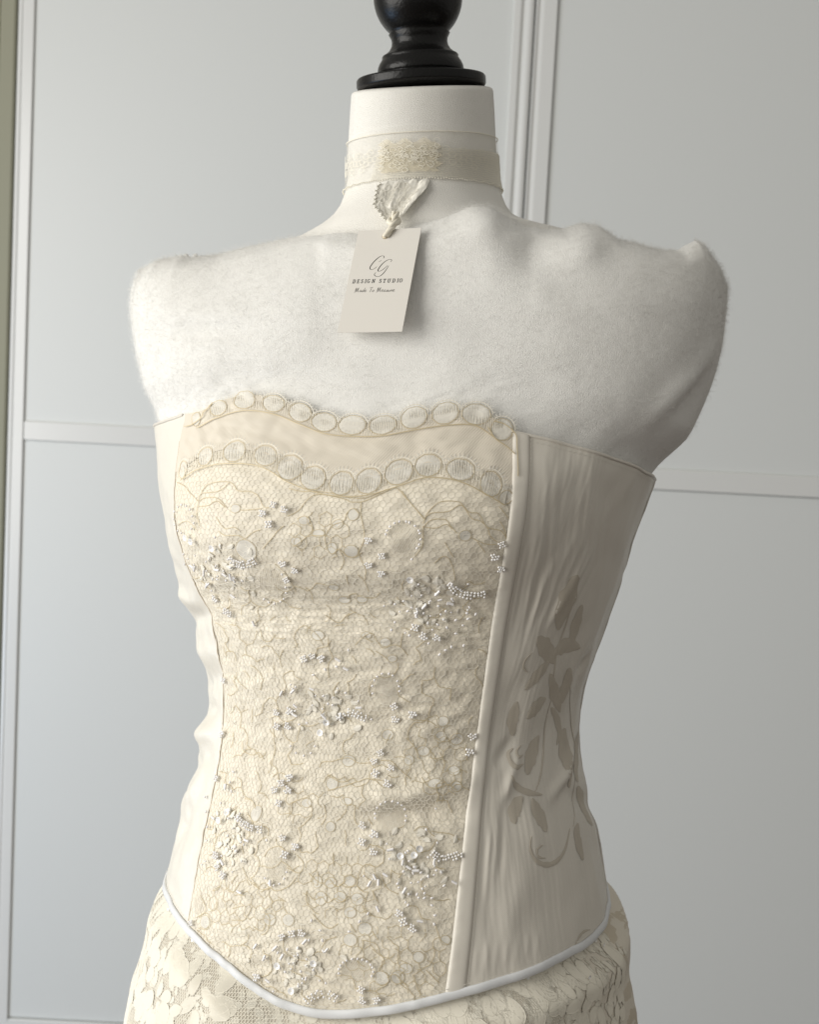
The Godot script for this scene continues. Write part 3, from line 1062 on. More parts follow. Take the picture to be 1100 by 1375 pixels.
func build_skirt() -> void:
	var o := thing("lace_skirt", "ivory lace overskirt showing below the corset's hem", "skirt")
	var wob := noise(1.0, 71, 2)
	var pts := PackedVector3Array()
	var nu := 361
	var nv := 220
	for j in nv:
		var v := float(j) / (nv - 1)
		var h := -0.215 - 0.5 * v * v * v - 0.12 * v
		for i in nu:
			var t := TAU * i / (nu - 1)
			pts.append(skirt_at(t, h, -0.0002))
	var a := Acc.new()
	grid(a, nu, nv, pts, Vector3(-0.015, INF, 0), true)
	put("underskirt", commit(a), M.skirt, o)
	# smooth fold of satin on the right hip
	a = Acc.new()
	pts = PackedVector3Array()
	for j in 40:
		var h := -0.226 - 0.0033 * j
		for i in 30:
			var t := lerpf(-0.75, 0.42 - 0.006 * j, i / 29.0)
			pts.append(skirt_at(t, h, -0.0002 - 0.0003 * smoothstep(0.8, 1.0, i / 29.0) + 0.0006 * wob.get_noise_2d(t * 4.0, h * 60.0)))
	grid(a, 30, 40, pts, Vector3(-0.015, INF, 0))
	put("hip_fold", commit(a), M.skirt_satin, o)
	# white tulle that stands away on the left
	a = Acc.new()
	pts = PackedVector3Array()
	for j in 40:
		var v := j / 39.0
		var h := -0.268 - 0.3 * v
		for i in 60:
			var t := lerpf(2.95, 4.6, i / 59.0)
			var ripple := wob.get_noise_2d(t * 5.0, h * 3.0 + 30.0)
			pts.append(skirt_at(t, h, lerpf(-0.004, 0.0075, smoothstep(0.0, 0.25, v) * smoothstep(3.05, 3.5, t)) + ripple * 0.003 * v))
	grid(a, 60, 40, pts, Vector3(-0.015, INF, 0))
	put("tulle_layer", commit(a), M.tulle, o)
	# lace: a fine net with leaves and flowers worked into it
	var flow := noise(1.0, 77, 2)
	var lift := func(t: float, h: float) -> float: return 0.00022 + 0.0003 * flow.get_noise_2d(t * 9.0, h * 70.0)
	a = Acc.new()
	var right := func(h: float) -> float: return 0.03 + 0.03 * sin(h * 90.0) + maxf(0.0, (-0.283 - h)) * 4.5
	var dx := 0.00092
	var dy := 0.0016
	var cols := int(2.9 * 0.155 / dx)
	var rows := int(0.115 / dy)
	var node := {}
	var gap := noise(1.0, 78, 2)
	for j in rows:
		for i in cols:
			var t := 3.55 - i * dx / 0.155
			var h := -0.238 - j * dy + (-0.00026 if (i + j) % 2 == 0 else 0.00026)
			if t < right.call(h) or h > corset_hem(clampf(t, 0.3, 3.2)) + 0.012:
				continue
			node[j * 4096 + i] = [skirt_at(t, h, lift.call(t, h)), skirt_loft.normal(t, h)]
	for key in node:
		for step in [1, 4096]:
			if step == 4096 and (int(key / 4096) + key % 4096) % 2 == 1:
				continue
			if node.has(key + step):
				ribbon(a, PackedVector3Array([node[key][0], node[key + step][0]]), PackedVector3Array([node[key][1], node[key + step][1]]), 0.00021, 0.00015)
	put("lace_net", commit(a), M.skirt_lace, o, true)
	var r := RandomNumberGenerator.new()
	r.seed = 5
	var cord := Acc.new()
	var made := 0
	var taken := []
	for k in 3000:
		if made >= 290:
			break
		var t := r.randf_range(0.1, 1.35) if k % 2 == 0 else r.randf_range(1.9, 3.6)
		var ht := corset_hem(clampf(t, -0.3, 3.6))
		var h := ht + 0.004 - r.randf() * maxf(ht + 0.004 + 0.318, 0.006)
		var here := Vector2(t * 0.155, h)
		if t < right.call(h) + 0.04:
			continue
		var near := false
		for q in taken:
			if here.distance_squared_to(q) < 0.0000095:
				near = true
				break
		if near:
			continue
		taken.append(here)
		# leaves and petals that follow swirling lines
		var dir := 6.0 * flow.get_noise_2d(t * 4.5 + 70.0, h * 30.0) + (1.4 if made % 3 == 0 else 0.0)
		var length := r.randf_range(0.008, 0.017)
		var wide := length * r.randf_range(0.26, 0.42)
		var spine := []
		var bend := r.randf_range(-1.1, 1.1)
		for q in 9:
			var f := q / 8.0
			var d := Vector2.from_angle(dir + bend * (f - 0.5)) * length * (f - 0.5)
			spine.append(Vector2(t + d.x / 0.155, h + d.y))
		put("lace_petal", petal(skirt_loft, spine, wide, 0.00022 + 0.00003 * (made % 9), 0.00012, cord), M.petal, o)
		made += 1
	# small sprigs that fill the ground between the leaves
	var sprig := Acc.new()
	for k in 1300:
		var t := r.randf_range(0.05, 1.5) if k % 2 == 0 else r.randf_range(1.5, 3.6)
		var ht := corset_hem(clampf(t, -0.3, 3.6))
		var h := ht + 0.004 - r.randf() * maxf(ht + 0.004 + 0.318, 0.006)
		if t < right.call(h) + 0.02:
			continue
		var dir := 6.0 * flow.get_noise_2d(t * 4.5 + 70.0, h * 30.0) + r.randf_range(-0.7, 0.7)
		var length := r.randf_range(0.003, 0.0065)
		var spine := []
		var bend := r.randf_range(-1.4, 1.4)
		for q in 6:
			var f := q / 5.0
			var d := Vector2.from_angle(dir + bend * (f - 0.5)) * length * (f - 0.5)
			spine.append(Vector2(t + d.x / 0.155, h + d.y))
		petal(skirt_loft, spine, length * r.randf_range(0.2, 0.34), 0.00012 + 0.00002 * (k % 7), 0.00008, cord, sprig)
	put("lace_sprigs", commit(sprig), M.skirt_lace, o, true)
	put("outline_cords", commit(cord), M.petal, o, true)
	# sequins on the hips
	var sq := sequin_mesh(0.0012)
	for q in [[212, 1225], [218, 1229], [830, 1262], [834, 1268], [266, 1279], [248, 1268], [288, 1296], [735, 1316], [800, 1312]]:
		var f := find(skirt_loft, q[0], q[1])
		var at := frame(skirt_loft, f.x, f.y, 0.0) * Transform3D(Basis(Vector3(1, 0, 0.4).normalized(), rng.randf_range(-0.5, 0.5)), Vector3.ZERO)
		at.origin = skirt_at(f.x, f.y, 0.0018)
		put("sequin", sq, M.sequin, o).transform = at


func petal(l: Loft, spine: Array, wide: float, off: float, height: float, cord: Acc, into: Acc = null) -> ArrayMesh:
	# a leaf-shaped patch along (angle, height) points, ribbed, with an outline cord
	var a := into if into else Acc.new()
	var nu := 9
	var pts := PackedVector3Array()
	var e1 := PackedVector2Array()
	var e2 := PackedVector2Array()
	var n := spine.size()
	for s in n:
		var f := float(s) / (n - 1)
		var d: Vector2 = spine[mini(s + 1, n - 1)] - spine[maxi(s - 1, 0)]
		d.x *= 0.15
		var side := Vector2(-d.y, d.x).normalized()
		var w := wide * pow(maxf(sin(PI * clampf(f * 0.94 + 0.04, 0.0, 1.0)), 0.0), 0.7)
		for i in nu:
			var u := float(i) / (nu - 1) * 2.0 - 1.0
			var q: Vector2 = spine[s] + Vector2(side.x / 0.15, side.y) * u * w
			var o := off + height * (1.0 - u * u) * 0.6 + (0.00014 if i % 2 == 0 else -0.00010)
			pts.append(skirt_at(q.x, q.y, o) if l == skirt_loft else l.at(q.x, q.y, o))
			if i == 0:
				e1.append(q)
			if i == nu - 1:
				e2.append(q)
	grid(a, nu, n, pts, Vector3(-0.01, INF, 0))
	lay(l, e1, off + 0.00005, cord, 0.00015, 0.00015)
	lay(l, e2, off + 0.00005, cord, 0.00015, 0.00015)
	return null if into else commit(a)


func sequin_mesh(r: float) -> ArrayMesh:
	var a := Acc.new()
	var pts := PackedVector3Array()
	for p in [[0.22, 0.0], [0.3, 0.06], [0.62, 0.16], [0.95, 0.30], [1.0, 0.26]]:
		for i in 17:
			var ang := TAU * i / 16
			pts.append(Vector3(cos(ang) * p[0], p[1] + 0.1, sin(ang) * p[0]) * r)
	grid(a, 17, 5, pts, Vector3(0, -1, 0), true)
	return commit(a)


# ---------------------------------------------------------------- the corset

var row_t := PackedFloat32Array()
var row_h := PackedFloat32Array()


func left_seam(h: float) -> float:
	return pick(seam_l_h, seam_l_t, h)


func right_seam(h: float) -> float:
	return pick(seam_r_h, seam_r_t, h)


func in_lace(t: float, h: float, margin := 0.0) -> bool:
	return t > right_seam(h) + margin and t < left_seam(h) - margin and h < pick(row_t, row_h, t) - margin * 0.1 and h > corset_hem(t) + margin * 0.1


func patch(nu: int, nv: int, ta: Callable, tb: Callable, hi: Callable, lo: Callable, off: float, extra = null) -> ArrayMesh:
	var pts := PackedVector3Array()
	var uvs := PackedVector2Array()
	for j in nv:
		var v := float(j) / (nv - 1)
		for i in nu:
			var u := float(i) / (nu - 1)
			var h := 0.0
			var t := lerpf(ta.call(0.0), tb.call(0.0), u)
			for k in 3:
				h = lerpf(hi.call(t), lo.call(t), v)
				t = lerpf(ta.call(h), tb.call(h), u)
			var o := off
			if extra != null:
				o += extra.call(u, v)
			pts.append(corset_loft.at(t, h, o))
			uvs.append(Vector2(u, v))
	var a := Acc.new()
	grid(a, nu, nv, pts, Vector3(-0.012, INF, 0.0), false, uvs)
	return commit(a)


func build_corset() -> void:
	table([252, 625, 262, 612, 281, 602, 320, 594, 360, 601, 393, 615, 423, 630, 460, 636, 496, 633, 536, 622, 575, 613, 617, 618, 650, 636, 672, 656, 690, 690], false, row_t, row_h)
	var o := thing("lace_corset", "ivory strapless corset with beaded lace front and brocade sides", "corset")
	var loft := corset_loft
	# cloth panels
	var front := put("front_panel", patch(240, 400, right_seam, left_seam, corset_top, corset_hem, 0.0), M.panel, o)
	var below := func(t: float) -> float: return corset_top(t) - 0.034
	put("top_band", patch(160, 30, func(h): return right_seam(h) + 0.004, func(h): return left_seam(h) - 0.004, func(t): return corset_top(t) - 0.0005, func(t): return pick(row_t, row_h, t) - 0.004, 0.0006), M.band, front)
	var side := put("brocade_panel", patch(260, 420, func(_h): return -0.55, func(h): return right_seam(h) + 0.004, corset_top, corset_hem, 0.0004), M.satin, o)
	var left := put("satin_panel", patch(110, 380, left_seam, func(_h): return 3.75, corset_top, corset_hem, 0.0003), M.silk, o)
	put("back_panel", patch(90, 120, func(_h): return 3.75, func(_h): return TAU - 0.55, func(t): return lerpf(corset_top(3.7), corset_top(-0.5), smoothstep(3.75, TAU - 0.55, t)), func(t): return lerpf(corset_hem(3.7), corset_hem(-0.5), smoothstep(3.75, TAU - 0.55, t)), 0.0003), M.satin_back, o)
	# the raised seam band beside the lace, and its stitching
	var wide := func(h: float) -> float: return right_seam(h) - lerpf(0.072, 0.058, smoothstep(-0.25, 0.05, h))
	put("seam_band", patch(14, 300, wide, func(h): return right_seam(h) + 0.012, corset_top, corset_hem, 0.0005, func(u, _v): return 0.0013 * sqrt(maxf(1.0 - pow(absf(u * 2.0 - 1.0), 3.0), 0.0))), M.satin, o)
	var st := Acc.new()
	var pip := PackedVector2Array()
	for k in 150:
		var h := lerpf(corset_top(right_seam(0.05)) - 0.004, corset_hem(right_seam(-0.28)) + 0.004, k / 149.0)
		var t: float = wide.call(h) - 0.004
		lay(loft, PackedVector2Array([Vector2(t, h), Vector2(t, h - 0.0014)]), 0.0009, st, 0.00022, 0.0003)
	for k in 44:
		var t := lerpf(right_seam(0.04) - 0.08, -0.2, k / 43.0)
		lay(loft, PackedVector2Array([Vector2(t, corset_top(t) - 0.0032), Vector2(t - 0.011, corset_top(t - 0.011) - 0.0032)]), 0.0006, st, 0.0002, 0.0003)
	for k in 130:
		var t := lerpf(0.1, 3.2, k / 129.0)
		lay(loft, PackedVector2Array([Vector2(t, corset_hem(t) + 0.0052), Vector2(t + 0.014, corset_hem(t + 0.014) + 0.0052)]), 0.0014, st, 0.0002, 0.0003)
	put("stitching", commit(st), M.thread, o, true)
	var sm := Acc.new()
	for k in 200:
		var h := lerpf(0.045, -0.27, k / 200.0)
		if h < corset_top(left_seam(h)) and h > corset_hem(left_seam(h)):
			pip.append(Vector2(left_seam(h), h))
	lay(loft, pip, 0.0003, sm, 0.00035, 0.0003)
	put("left_seam", commit(sm), M.seam, o)
	sm = Acc.new()
	pip = PackedVector2Array()
	for k in 160:
		var h := lerpf(corset_top(-0.2) - 0.001, corset_hem(-0.2) + 0.003, k / 159.0)
		pip.append(Vector2(-0.20 + 0.012 * sin(k * 0.31) + 0.008 * sin(k * 0.83), h))
	lay(loft, pip, 0.0005, sm, 0.0011, 0.0009)
	put("side_seam", commit(sm), M.satin, o)
	# bound edges
	var edge := Acc.new()
	var ep := PackedVector3Array()
	var en := PackedVector3Array()
	for k in 120:
		var t := lerpf(-0.5, right_seam(0.045) + 0.02, k / 119.0)
		ep.append(loft.at(t, corset_top(t), 0.0003))
		en.append(loft.normal(t, corset_top(t)))
	tube(edge, ep, en, 0.0011, 0.0011)
	put("top_edging", commit(edge), M.satin, o)
	edge = Acc.new()
	ep.clear()
	en.clear()
	for k in 60:
		var t := lerpf(left_seam(0.05) - 0.002, 3.75, k / 59.0)
		ep.append(loft.at(t, corset_top(t), 0.0003))
		en.append(loft.normal(t, corset_top(t)))
	tube(edge, ep, en, 0.0010, 0.0010)
	put("top_edging", commit(edge), M.satin, o)
	var pipe := Acc.new()
	ep.clear()
	en.clear()
	for k in 260:
		var t := lerpf(-0.55, 3.75, k / 259.0)
		ep.append(loft.at(t, corset_hem(t) + 0.001, 0.0010))
		en.append(loft.normal(t, corset_hem(t)))
	tube(pipe, ep, en, 0.0027, 0.0014, 12)
	put("hem_piping", commit(pipe), M.piping, o)
	build_lace(front)
	build_trim(front)
	build_beads(front)
	build_brocade(side)


func build_lace(front: Node3D) -> void:
	var loft := corset_loft
	var R := 0.14
	var wob := noise(1.0, 91, 2)
	var lift := func(t: float, h: float) -> float: return 0.00022 + 0.00035 * absf(wob.get_noise_2d(t * 12.0, h * 130.0))
	# hexagonal ground net
	var a := Acc.new()
	var dx := 0.00152
	var dy := 0.00265
	var node := {}
	var r := RandomNumberGenerator.new()
	r.seed = 17
	for j in 145:
		for i in 215:
			var h := 0.04 - j * dy + (-0.00044 if (i + j) % 2 == 0 else 0.00044) + r.randf_range(-0.0002, 0.0002)
			var t := pick(arc_s, arc_t, 0.165 - i * dx + r.randf_range(-0.0002, 0.0002))
			# the net is gathered under the bust
			t += 0.010 * wob.get_noise_2d(t * 6.0, h * 60.0)
			h += 0.0016 * wob.get_noise_2d(t * 9.0 + 50.0, h * 90.0)
			if in_lace(t, h, 0.004):
				node[j * 1024 + i] = [loft.at(t, h, lift.call(t, h)), loft.normal(t, h)]
	for key in node:
		for step in [1, 1024]:
			if step == 1024 and (int(key / 1024) + key % 1024) % 2 == 1:
				continue
			if node.has(key + step):
				ribbon(a, PackedVector3Array([node[key][0], node[key + step][0]]), PackedVector3Array([node[key][1], node[key + step][1]]), 0.00015, 0.0001)
	put("ground_net", commit(a), M.net, front, true)
	# traced gold cords of the upper pattern
	var gold := Acc.new()
	for c in [
		[244, 648, 252, 651, 261, 658, 277, 673], [282, 662, 290, 651, 307, 647, 320, 649, 329, 659, 343, 660, 354, 666, 360, 680, 367, 682], [277, 673, 282, 663, 303, 660, 316, 649],
		[278, 673, 286, 669, 303, 669, 315, 682], [333, 685, 340, 685, 358, 683], [278, 680, 292, 679, 303, 673, 313, 682], [277, 673, 277, 694, 279, 707], [303, 694, 310, 706, 315, 710, 326, 708, 332, 713],
		[304, 713, 313, 719, 329, 719, 337, 723, 349, 714, 357, 711], [358, 737, 371, 722, 377, 713, 386, 706], [391, 693, 405, 685, 419, 668, 429, 664, 447, 666, 467, 671, 473, 674, 487, 674, 500, 669, 518, 661, 532, 655, 545, 668, 558, 683, 569, 697],
		[392, 656, 408, 660, 428, 660, 450, 663, 470, 668, 490, 669, 505, 664, 520, 657], [487, 674, 486, 690, 490, 711, 489, 728, 483, 744, 492, 765, 491, 779], [403, 697, 413, 693, 420, 700, 421, 714, 410, 725, 398, 734],
		[421, 719, 438, 719, 441, 716, 448, 706, 464, 699, 467, 690, 476, 683, 484, 690], [439, 719, 440, 734, 447, 744, 458, 738, 467, 747, 478, 748, 487, 742], [458, 739, 463, 753, 458, 765],
		[568, 703, 575, 687, 591, 674, 613, 674, 620, 680, 627, 688, 639, 690, 648, 706, 656, 710, 668, 713, 675, 722], [569, 697, 579, 689, 600, 687, 613, 679, 620, 681, 630, 696, 642, 700, 651, 710, 654, 720, 664, 728],
		[568, 708, 579, 698, 597, 698, 603, 706, 611, 716], [570, 708, 585, 709, 597, 704, 605, 710], [630, 722, 647, 730, 662, 731], [637, 727, 648, 742], [568, 706, 568, 728, 565, 737, 557, 747], [583, 756, 594, 747, 602, 751, 608, 765, 610, 779],
		[596, 728, 602, 739, 607, 748], [665, 680, 671, 688, 677, 696], [540, 659, 552, 676, 560, 685, 569, 696], [666, 700, 674, 716, 677, 740], [246, 706, 262, 700, 275, 712],
		[372, 757, 385, 768, 392, 780, 398, 795], [410, 789, 417, 795, 418, 806], [467, 772, 468, 785], [482, 772, 490, 780, 495, 795], [436, 826, 445, 832, 456, 836, 463, 828, 468, 824], [350, 845, 356, 858, 365, 861, 371, 852],
		[396, 856, 399, 848, 409, 840, 420, 846, 432, 858, 436, 866], [396, 856, 402, 870], [301, 868, 305, 881, 306, 875, 315, 876, 318, 888], [339, 893, 350, 902, 356, 912], [315, 908, 325, 916, 335, 925], [383, 872, 378, 884, 380, 895],
		[442, 856, 444, 870, 448, 882, 442, 892, 444, 910], [478, 866, 488, 856, 500, 850, 508, 862, 515, 870, 528, 866, 537, 868, 548, 880], [505, 874, 515, 880, 522, 886], [541, 850, 538, 868], [340, 952, 340, 970], [366, 966, 367, 1000, 364, 1025, 371, 1032, 376, 1048],
		[326, 994, 328, 1008, 338, 1014, 346, 1011, 352, 1020], [428, 1031, 431, 1024, 445, 1023, 455, 1020, 468, 1018, 480, 1025, 495, 1025], [439, 1040, 452, 1048, 462, 1050, 474, 1045, 480, 1050, 490, 1046, 502, 1046, 514, 1048], [511, 1021, 525, 1022, 534, 1030, 545, 1040, 552, 1046],
		[545, 990, 555, 1000, 560, 1010], [577, 1008, 581, 1012, 585, 1020], [552, 966, 575, 968, 585, 974], [594, 1035, 597, 1025, 590, 1010], [520, 1040, 528, 1044, 536, 1042], [566, 1043, 575, 1055, 590, 1056, 600, 1052, 612, 1060], [330, 1072, 340, 1075, 346, 1085], [440, 1062, 478, 1050],
		[352, 1108, 362, 1112, 361, 1122], [355, 1150, 362, 1140, 376, 1136, 384, 1142], [386, 1165, 402, 1172, 408, 1160, 398, 1148], [302, 1180, 306, 1195, 316, 1196, 322, 1184], [326, 1164, 332, 1180, 345, 1192], [350, 1198, 362, 1192, 372, 1196, 388, 1190, 398, 1178],
		[415, 1172, 424, 1182, 434, 1186, 442, 1180, 450, 1190, 458, 1188, 466, 1180], [412, 1198, 422, 1208, 432, 1204, 440, 1212, 450, 1206, 460, 1210, 468, 1202], [436, 1080, 438, 1096, 432, 1108], [478, 1080, 476, 1100, 482, 1110], [494, 1100, 500, 1108], [512, 1174, 520, 1192, 535, 1200], [580, 1116, 590, 1118, 605, 1120, 618, 1128],
		[486, 1215, 492, 1226, 502, 1230], [500, 1195, 508, 1212], [548, 1216, 560, 1218, 566, 1232, 578, 1235], [584, 1240, 592, 1262, 602, 1268], [420, 1227, 432, 1240, 444, 1246, 454, 1240], [470, 1240, 478, 1252], [500, 1250, 508, 1262], [432, 1272, 440, 1262, 452, 1258],
		[500, 1274, 512, 1284, 524, 1286, 530, 1280], [520, 1312, 530, 1308, 540, 1318, 548, 1326], [556, 1310, 562, 1330, 572, 1340], [572, 1302, 590, 1320], [270, 1202, 276, 1220, 268, 1232], [264, 1232, 276, 1226, 284, 1236, 278, 1248, 266, 1246], [312, 1220, 330, 1215], [340, 1244, 352, 1250, 356, 1240],
	]:
		lay(loft, trace(loft, c, 5), 0.0005, gold, 0.00020, 0.00024)
	# small ovals of the pattern
	for q in [[326, 683, 8, 6, 0], [337, 739, 16, 15, 0], [412, 699, 8, 6, 0], [430, 716, 9, 5, 0], [401, 727, 8, 6, 0], [455, 704, 8, 6, -20], [476, 691, 8, 8, 0], [473, 740, 10, 8, 0], [448, 736, 7, 8, 0], [622, 719, 8, 7, 20], [428, 853, 10, 7, 0], [493, 853, 7, 5, 0], [518, 862, 8, 6, 0], [527, 884, 7, 5, 0], [448, 789, 8, 4, 0], [461, 806, 9, 5, 0], [485, 805, 8, 5, 0],
		[568, 1008, 9, 7, 10], [549, 1020, 7, 7, 0], [583, 1051, 10, 7, -10], [613, 992, 9, 8, 0], [591, 989, 8, 8, 0], [594, 968, 8, 7, 0], [609, 1034, 8, 6, 0], [612, 1055, 7, 7, 0], [521, 986, 8, 7, 0], [467, 1022, 10, 8, 0], [446, 1052, 9, 9, 0], [467, 1075, 8, 5, 0], [412, 1078, 8, 6, 0], [444, 1110, 7, 7, 0], [347, 1092, 9, 11, 0], [275, 1238, 9, 9, 0],
		[431, 1206, 9, 9, 0], [457, 1204, 9, 7, 0], [480, 1207, 9, 8, 0], [444, 1185, 8, 7, 0], [470, 1183, 8, 7, 0], [426, 1184, 7, 8, 0], [490, 1247, 10, 8, 0], [470, 1225, 9, 7, 0], [512, 1313, 11, 9, 0], [534, 1312, 9, 9, 0], [562, 1285, 8, 7, 0], [598, 1262, 7, 6, 0], [470, 1262, 10, 8, 0], [362, 1235, 9, 8, 0], [388, 1235, 9, 8, 0], [545, 1300, 9, 7, 0]]:
		var f := find(loft, q[0], q[1])
		put("oval_eyelet", oval_patch(f, q[2], q[3], q[4], 0.0003, 0.00014), M.gauze, front)
		var ring := PackedVector2Array()
		for k in 17:
			var e := Vector2(cos(TAU * k / 16) * q[2], sin(TAU * k / 16) * q[3]).rotated(deg_to_rad(q[4]))
			ring.append(shift(f, e.x * 0.00044, e.y * 0.00044))
		lay(loft, ring, 0.0005, gold, 0.00014, 0.0002)
	# the crackled cord network further down, and the white threads that run with it
	web(front, gold, 0.0125, 0.40, 0.00019, 0.0003, -0.04, 3)
	# gold honeycomb between the flowers
	for q in [[455, 1190, 62, 46], [530, 1290, 78, 52], [585, 1020, 45, 60], [330, 1215, 60, 40], [430, 720, 45, 36], [405, 1080, 40, 26]]:
		var mid := find(loft, q[0], q[1])
		var cells := {}
		for j in 15:
			for i in 31:
				var f := shift(mid, (i - 15) * 0.0037 + r.randf_range(-0.0007, 0.0007), (j - 7) * 0.0064 + (0.0011 if (i + j) % 2 == 0 else -0.0011) + r.randf_range(-0.0007, 0.0007))
				var e := (seen(loft.bare(f.x, f.y)) - Vector2(q[0], q[1])) / Vector2(q[2], q[3])
				if e.length() < 1.0 and in_lace(f.x, f.y, 0.01):
					cells[j * 64 + i] = f
		for key in cells:
			for step in [1, 64]:
				if step == 64 and (int(key / 64) + key % 64) % 2 == 1:
					continue
				if cells.has(key + step) and r.randf() < 0.8:
					var p0: Vector2 = cells[key]
					var p1: Vector2 = cells[key + step]
					var side := Vector2(0.004, 0.0006) * r.randf_range(-0.7, 0.7)
					lay(loft, spline([p0, (p0 + p1) / 2.0 + side, p1], 3), 0.0004, gold, 0.00015, 0.00018)
	put("gold_cords", commit(gold), M.gold, front, true)
	var white := Acc.new()
	web(front, white, 0.0062, 0.5, 0.00016, 0.0002, -0.03, 8)
	put("white_threads", commit(white), M.guipure, front, true)
	# flowers of dense lace
	var hatch := Acc.new()
	for q in [[268, 700, 18, 20], [542, 722, 22, 21], [368, 783, 20, 22], [519, 925, 18, 21], [407, 995, 17, 18], [525, 1096, 20, 19], [371, 1160, 17, 23], [479, 1303, 22, 16], [266, 1212, 10, 17]]:
		var f := find(loft, q[0], q[1])
		for k in range(-7, 8):
			var u := k / 7.6
			var w := sqrt(1.0 - u * u)
			for dir in [0.5]:
				var p := PackedVector2Array()
				for s in 6:
					var e := Vector2(u, (s / 2.5 - 1.0) * w).rotated(dir) * Vector2(q[2], q[3])
					p.append(shift(f, e.x * 0.00043, e.y * 0.00043))
				lay(loft, p, 0.0004 if dir > 0.0 else 0.0006, hatch, 0.00013, 0.00014)
	put("hatched_petals", commit(hatch), M.net, front, true)
	var tuft := Acc.new()
	var cord := Acc.new()
	for q in [[300, 765, 52, 40, 26], [575, 805, 60, 48, 34], [440, 950, 48, 40, 26], [312, 1122, 44, 62, 28], [565, 1160, 62, 55, 34], [398, 1305, 52, 40, 26]]:
		for k in q[4]:
			var x: float = q[0] + rng.randfn(0, 0.42) * q[2]
			var y: float = q[1] + rng.randfn(0, 0.42) * q[3]
			var f := find(loft, x, y)
			if not in_lace(f.x, f.y, 0.03):
				continue
			var dir := rng.randf() * TAU
			var spine := []
			var bend := rng.randf_range(-1.2, 1.2)
			var length := rng.randf_range(0.003, 0.006)
			for s in 6:
				var d := Vector2.from_angle(dir + bend * s / 5.0) * length * (s / 5.0 - 0.5)
				spine.append(shift(f, d.x, d.y))
			put("lace_petal", petal(loft, spine, length * rng.randf_range(0.22, 0.34), 0.0005 + 0.00008 * (k % 8), 0.0004, cord), M.guipure, front)
	put("petal_cords", commit(cord), M.guipure, front, true)


func web(_front: Node3D, a: Acc, cell: float, keep: float, w: float, hgt: float, top: float, seed_: int) -> void:
	# the edges between scattered cells, as wavering threads
	var loft := corset_loft
	var R := 0.14
	var r := RandomNumberGenerator.new()
	r.seed = seed_
	var pts := PackedVector2Array()
	var y := 0.055
	while y > -0.33:
		var x := -0.16
		# gathered lace under the bust: cells wider than high
		var sq := lerpf(1.0, 0.6, exp(-pow((y + 0.06) / 0.025, 2.0)))
		while x < 0.17:
			pts.append(Vector2(x + r.randf_range(-0.36, 0.36) * cell, (y + r.randf_range(-0.36, 0.36) * cell * sq)))
			x += cell
		y -= cell * sq
	var tri := Geometry2D.triangulate_delaunay(pts)
	var owner := {}
	var centre := PackedVector2Array()
	for k in range(0, tri.size(), 3):
		var c := Vector2.ZERO
		for q in 3:
			c += pts[tri[k + q]] / 3.0
		centre.append(c)
		for q in 3:
			var p0: int = mini(tri[k + q], tri[k + (q + 1) % 3])
			var p1: int = maxi(tri[k + q], tri[k + (q + 1) % 3])
			var key := p0 * 100000 + p1
			if not owner.has(key):
				owner[key] = k / 3
				continue
			var c0: Vector2 = centre[owner[key]]
			if c0.distance_to(c) > cell * 1.6 or r.randf() > keep:
				continue
			var line := PackedVector2Array()
			var bow := r.randf_range(-0.22, 0.22)
			var side := (c - c0).orthogonal()
			for s in 6:
				var f := s / 5.0
				var e := c0.lerp(c, f) + side * (bow * sin(PI * f) + r.randf_range(-0.05, 0.05))
				line.append(Vector2(pick(arc_s, arc_t, e.x), e.y))
			var ok := true
			for e in line:
				if not in_lace(e.x, e.y, 0.01) or e.y > top:
					ok = false
			if ok:
				lay(loft, line, 0.0003 + hgt * 0.5, a, w, hgt)


func oval_patch(f: Vector2, rx: float, ry: float, deg: float, off: float, tall: float) -> ArrayMesh:
	# a sheer woven oval with two ridges and a sunk middle, lying on the cloth
	var a := Acc.new()
	var pts := PackedVector3Array()
	for p in [[0.01, 0.1], [0.24, 0.12], [0.40, 0.2], [0.46, 0.6], [0.54, 1.0], [0.62, 0.65], [0.70, 0.6], [0.78, 1.15], [0.86, 0.9], [0.95, 0.6], [1.0, -0.4]]:
		for i in 25:
			var e: Vector2 = Vector2(cos(TAU * i / 24) * rx, sin(TAU * i / 24) * ry * (0.8 if p[0] < 0.6 else 1.0)).rotated(deg_to_rad(deg)) * (float(p[0]) * 0.00044)
			pts.append(corset_loft.at(shift(f, e.x, e.y).x, f.y - e.y, off + tall * p[1]))
	grid(a, 25, 11, pts, Vector3(-0.012, INF, 0.0), true)
	return commit(a)


const UPPER := [[266, 563, 10, 9, -30], [295, 548, 15, 10, -12], [330, 537, 17.5, 12, 0], [368.5, 542, 17, 11, 12], [404, 554, 17, 12, 20], [436, 567, 18, 12, 12], [474, 571, 19, 12.5, 3], [514.5, 571, 18, 12, -3], [556, 561, 17, 14, -10], [598, 555, 17, 14, -5], [639, 556.5, 19, 13, 12], [673, 577, 15, 13, 42]]
const LOWER := [[252, 631, 10, 12, 0], [281.5, 613, 15.5, 12, -15], [320, 606, 18, 14, -5], [360, 612, 17.5, 13, 15], [392.5, 628, 18, 16, 15], [423, 642, 17, 15, 12], [460, 649, 16, 15, 0], [496, 646, 17, 16, -5], [536, 634, 18, 16, -10], [575, 625, 17, 14, 10], [617, 631, 18, 13, 20], [655.5, 650, 17, 12, 58], [674, 668, 9, 8, 40]]


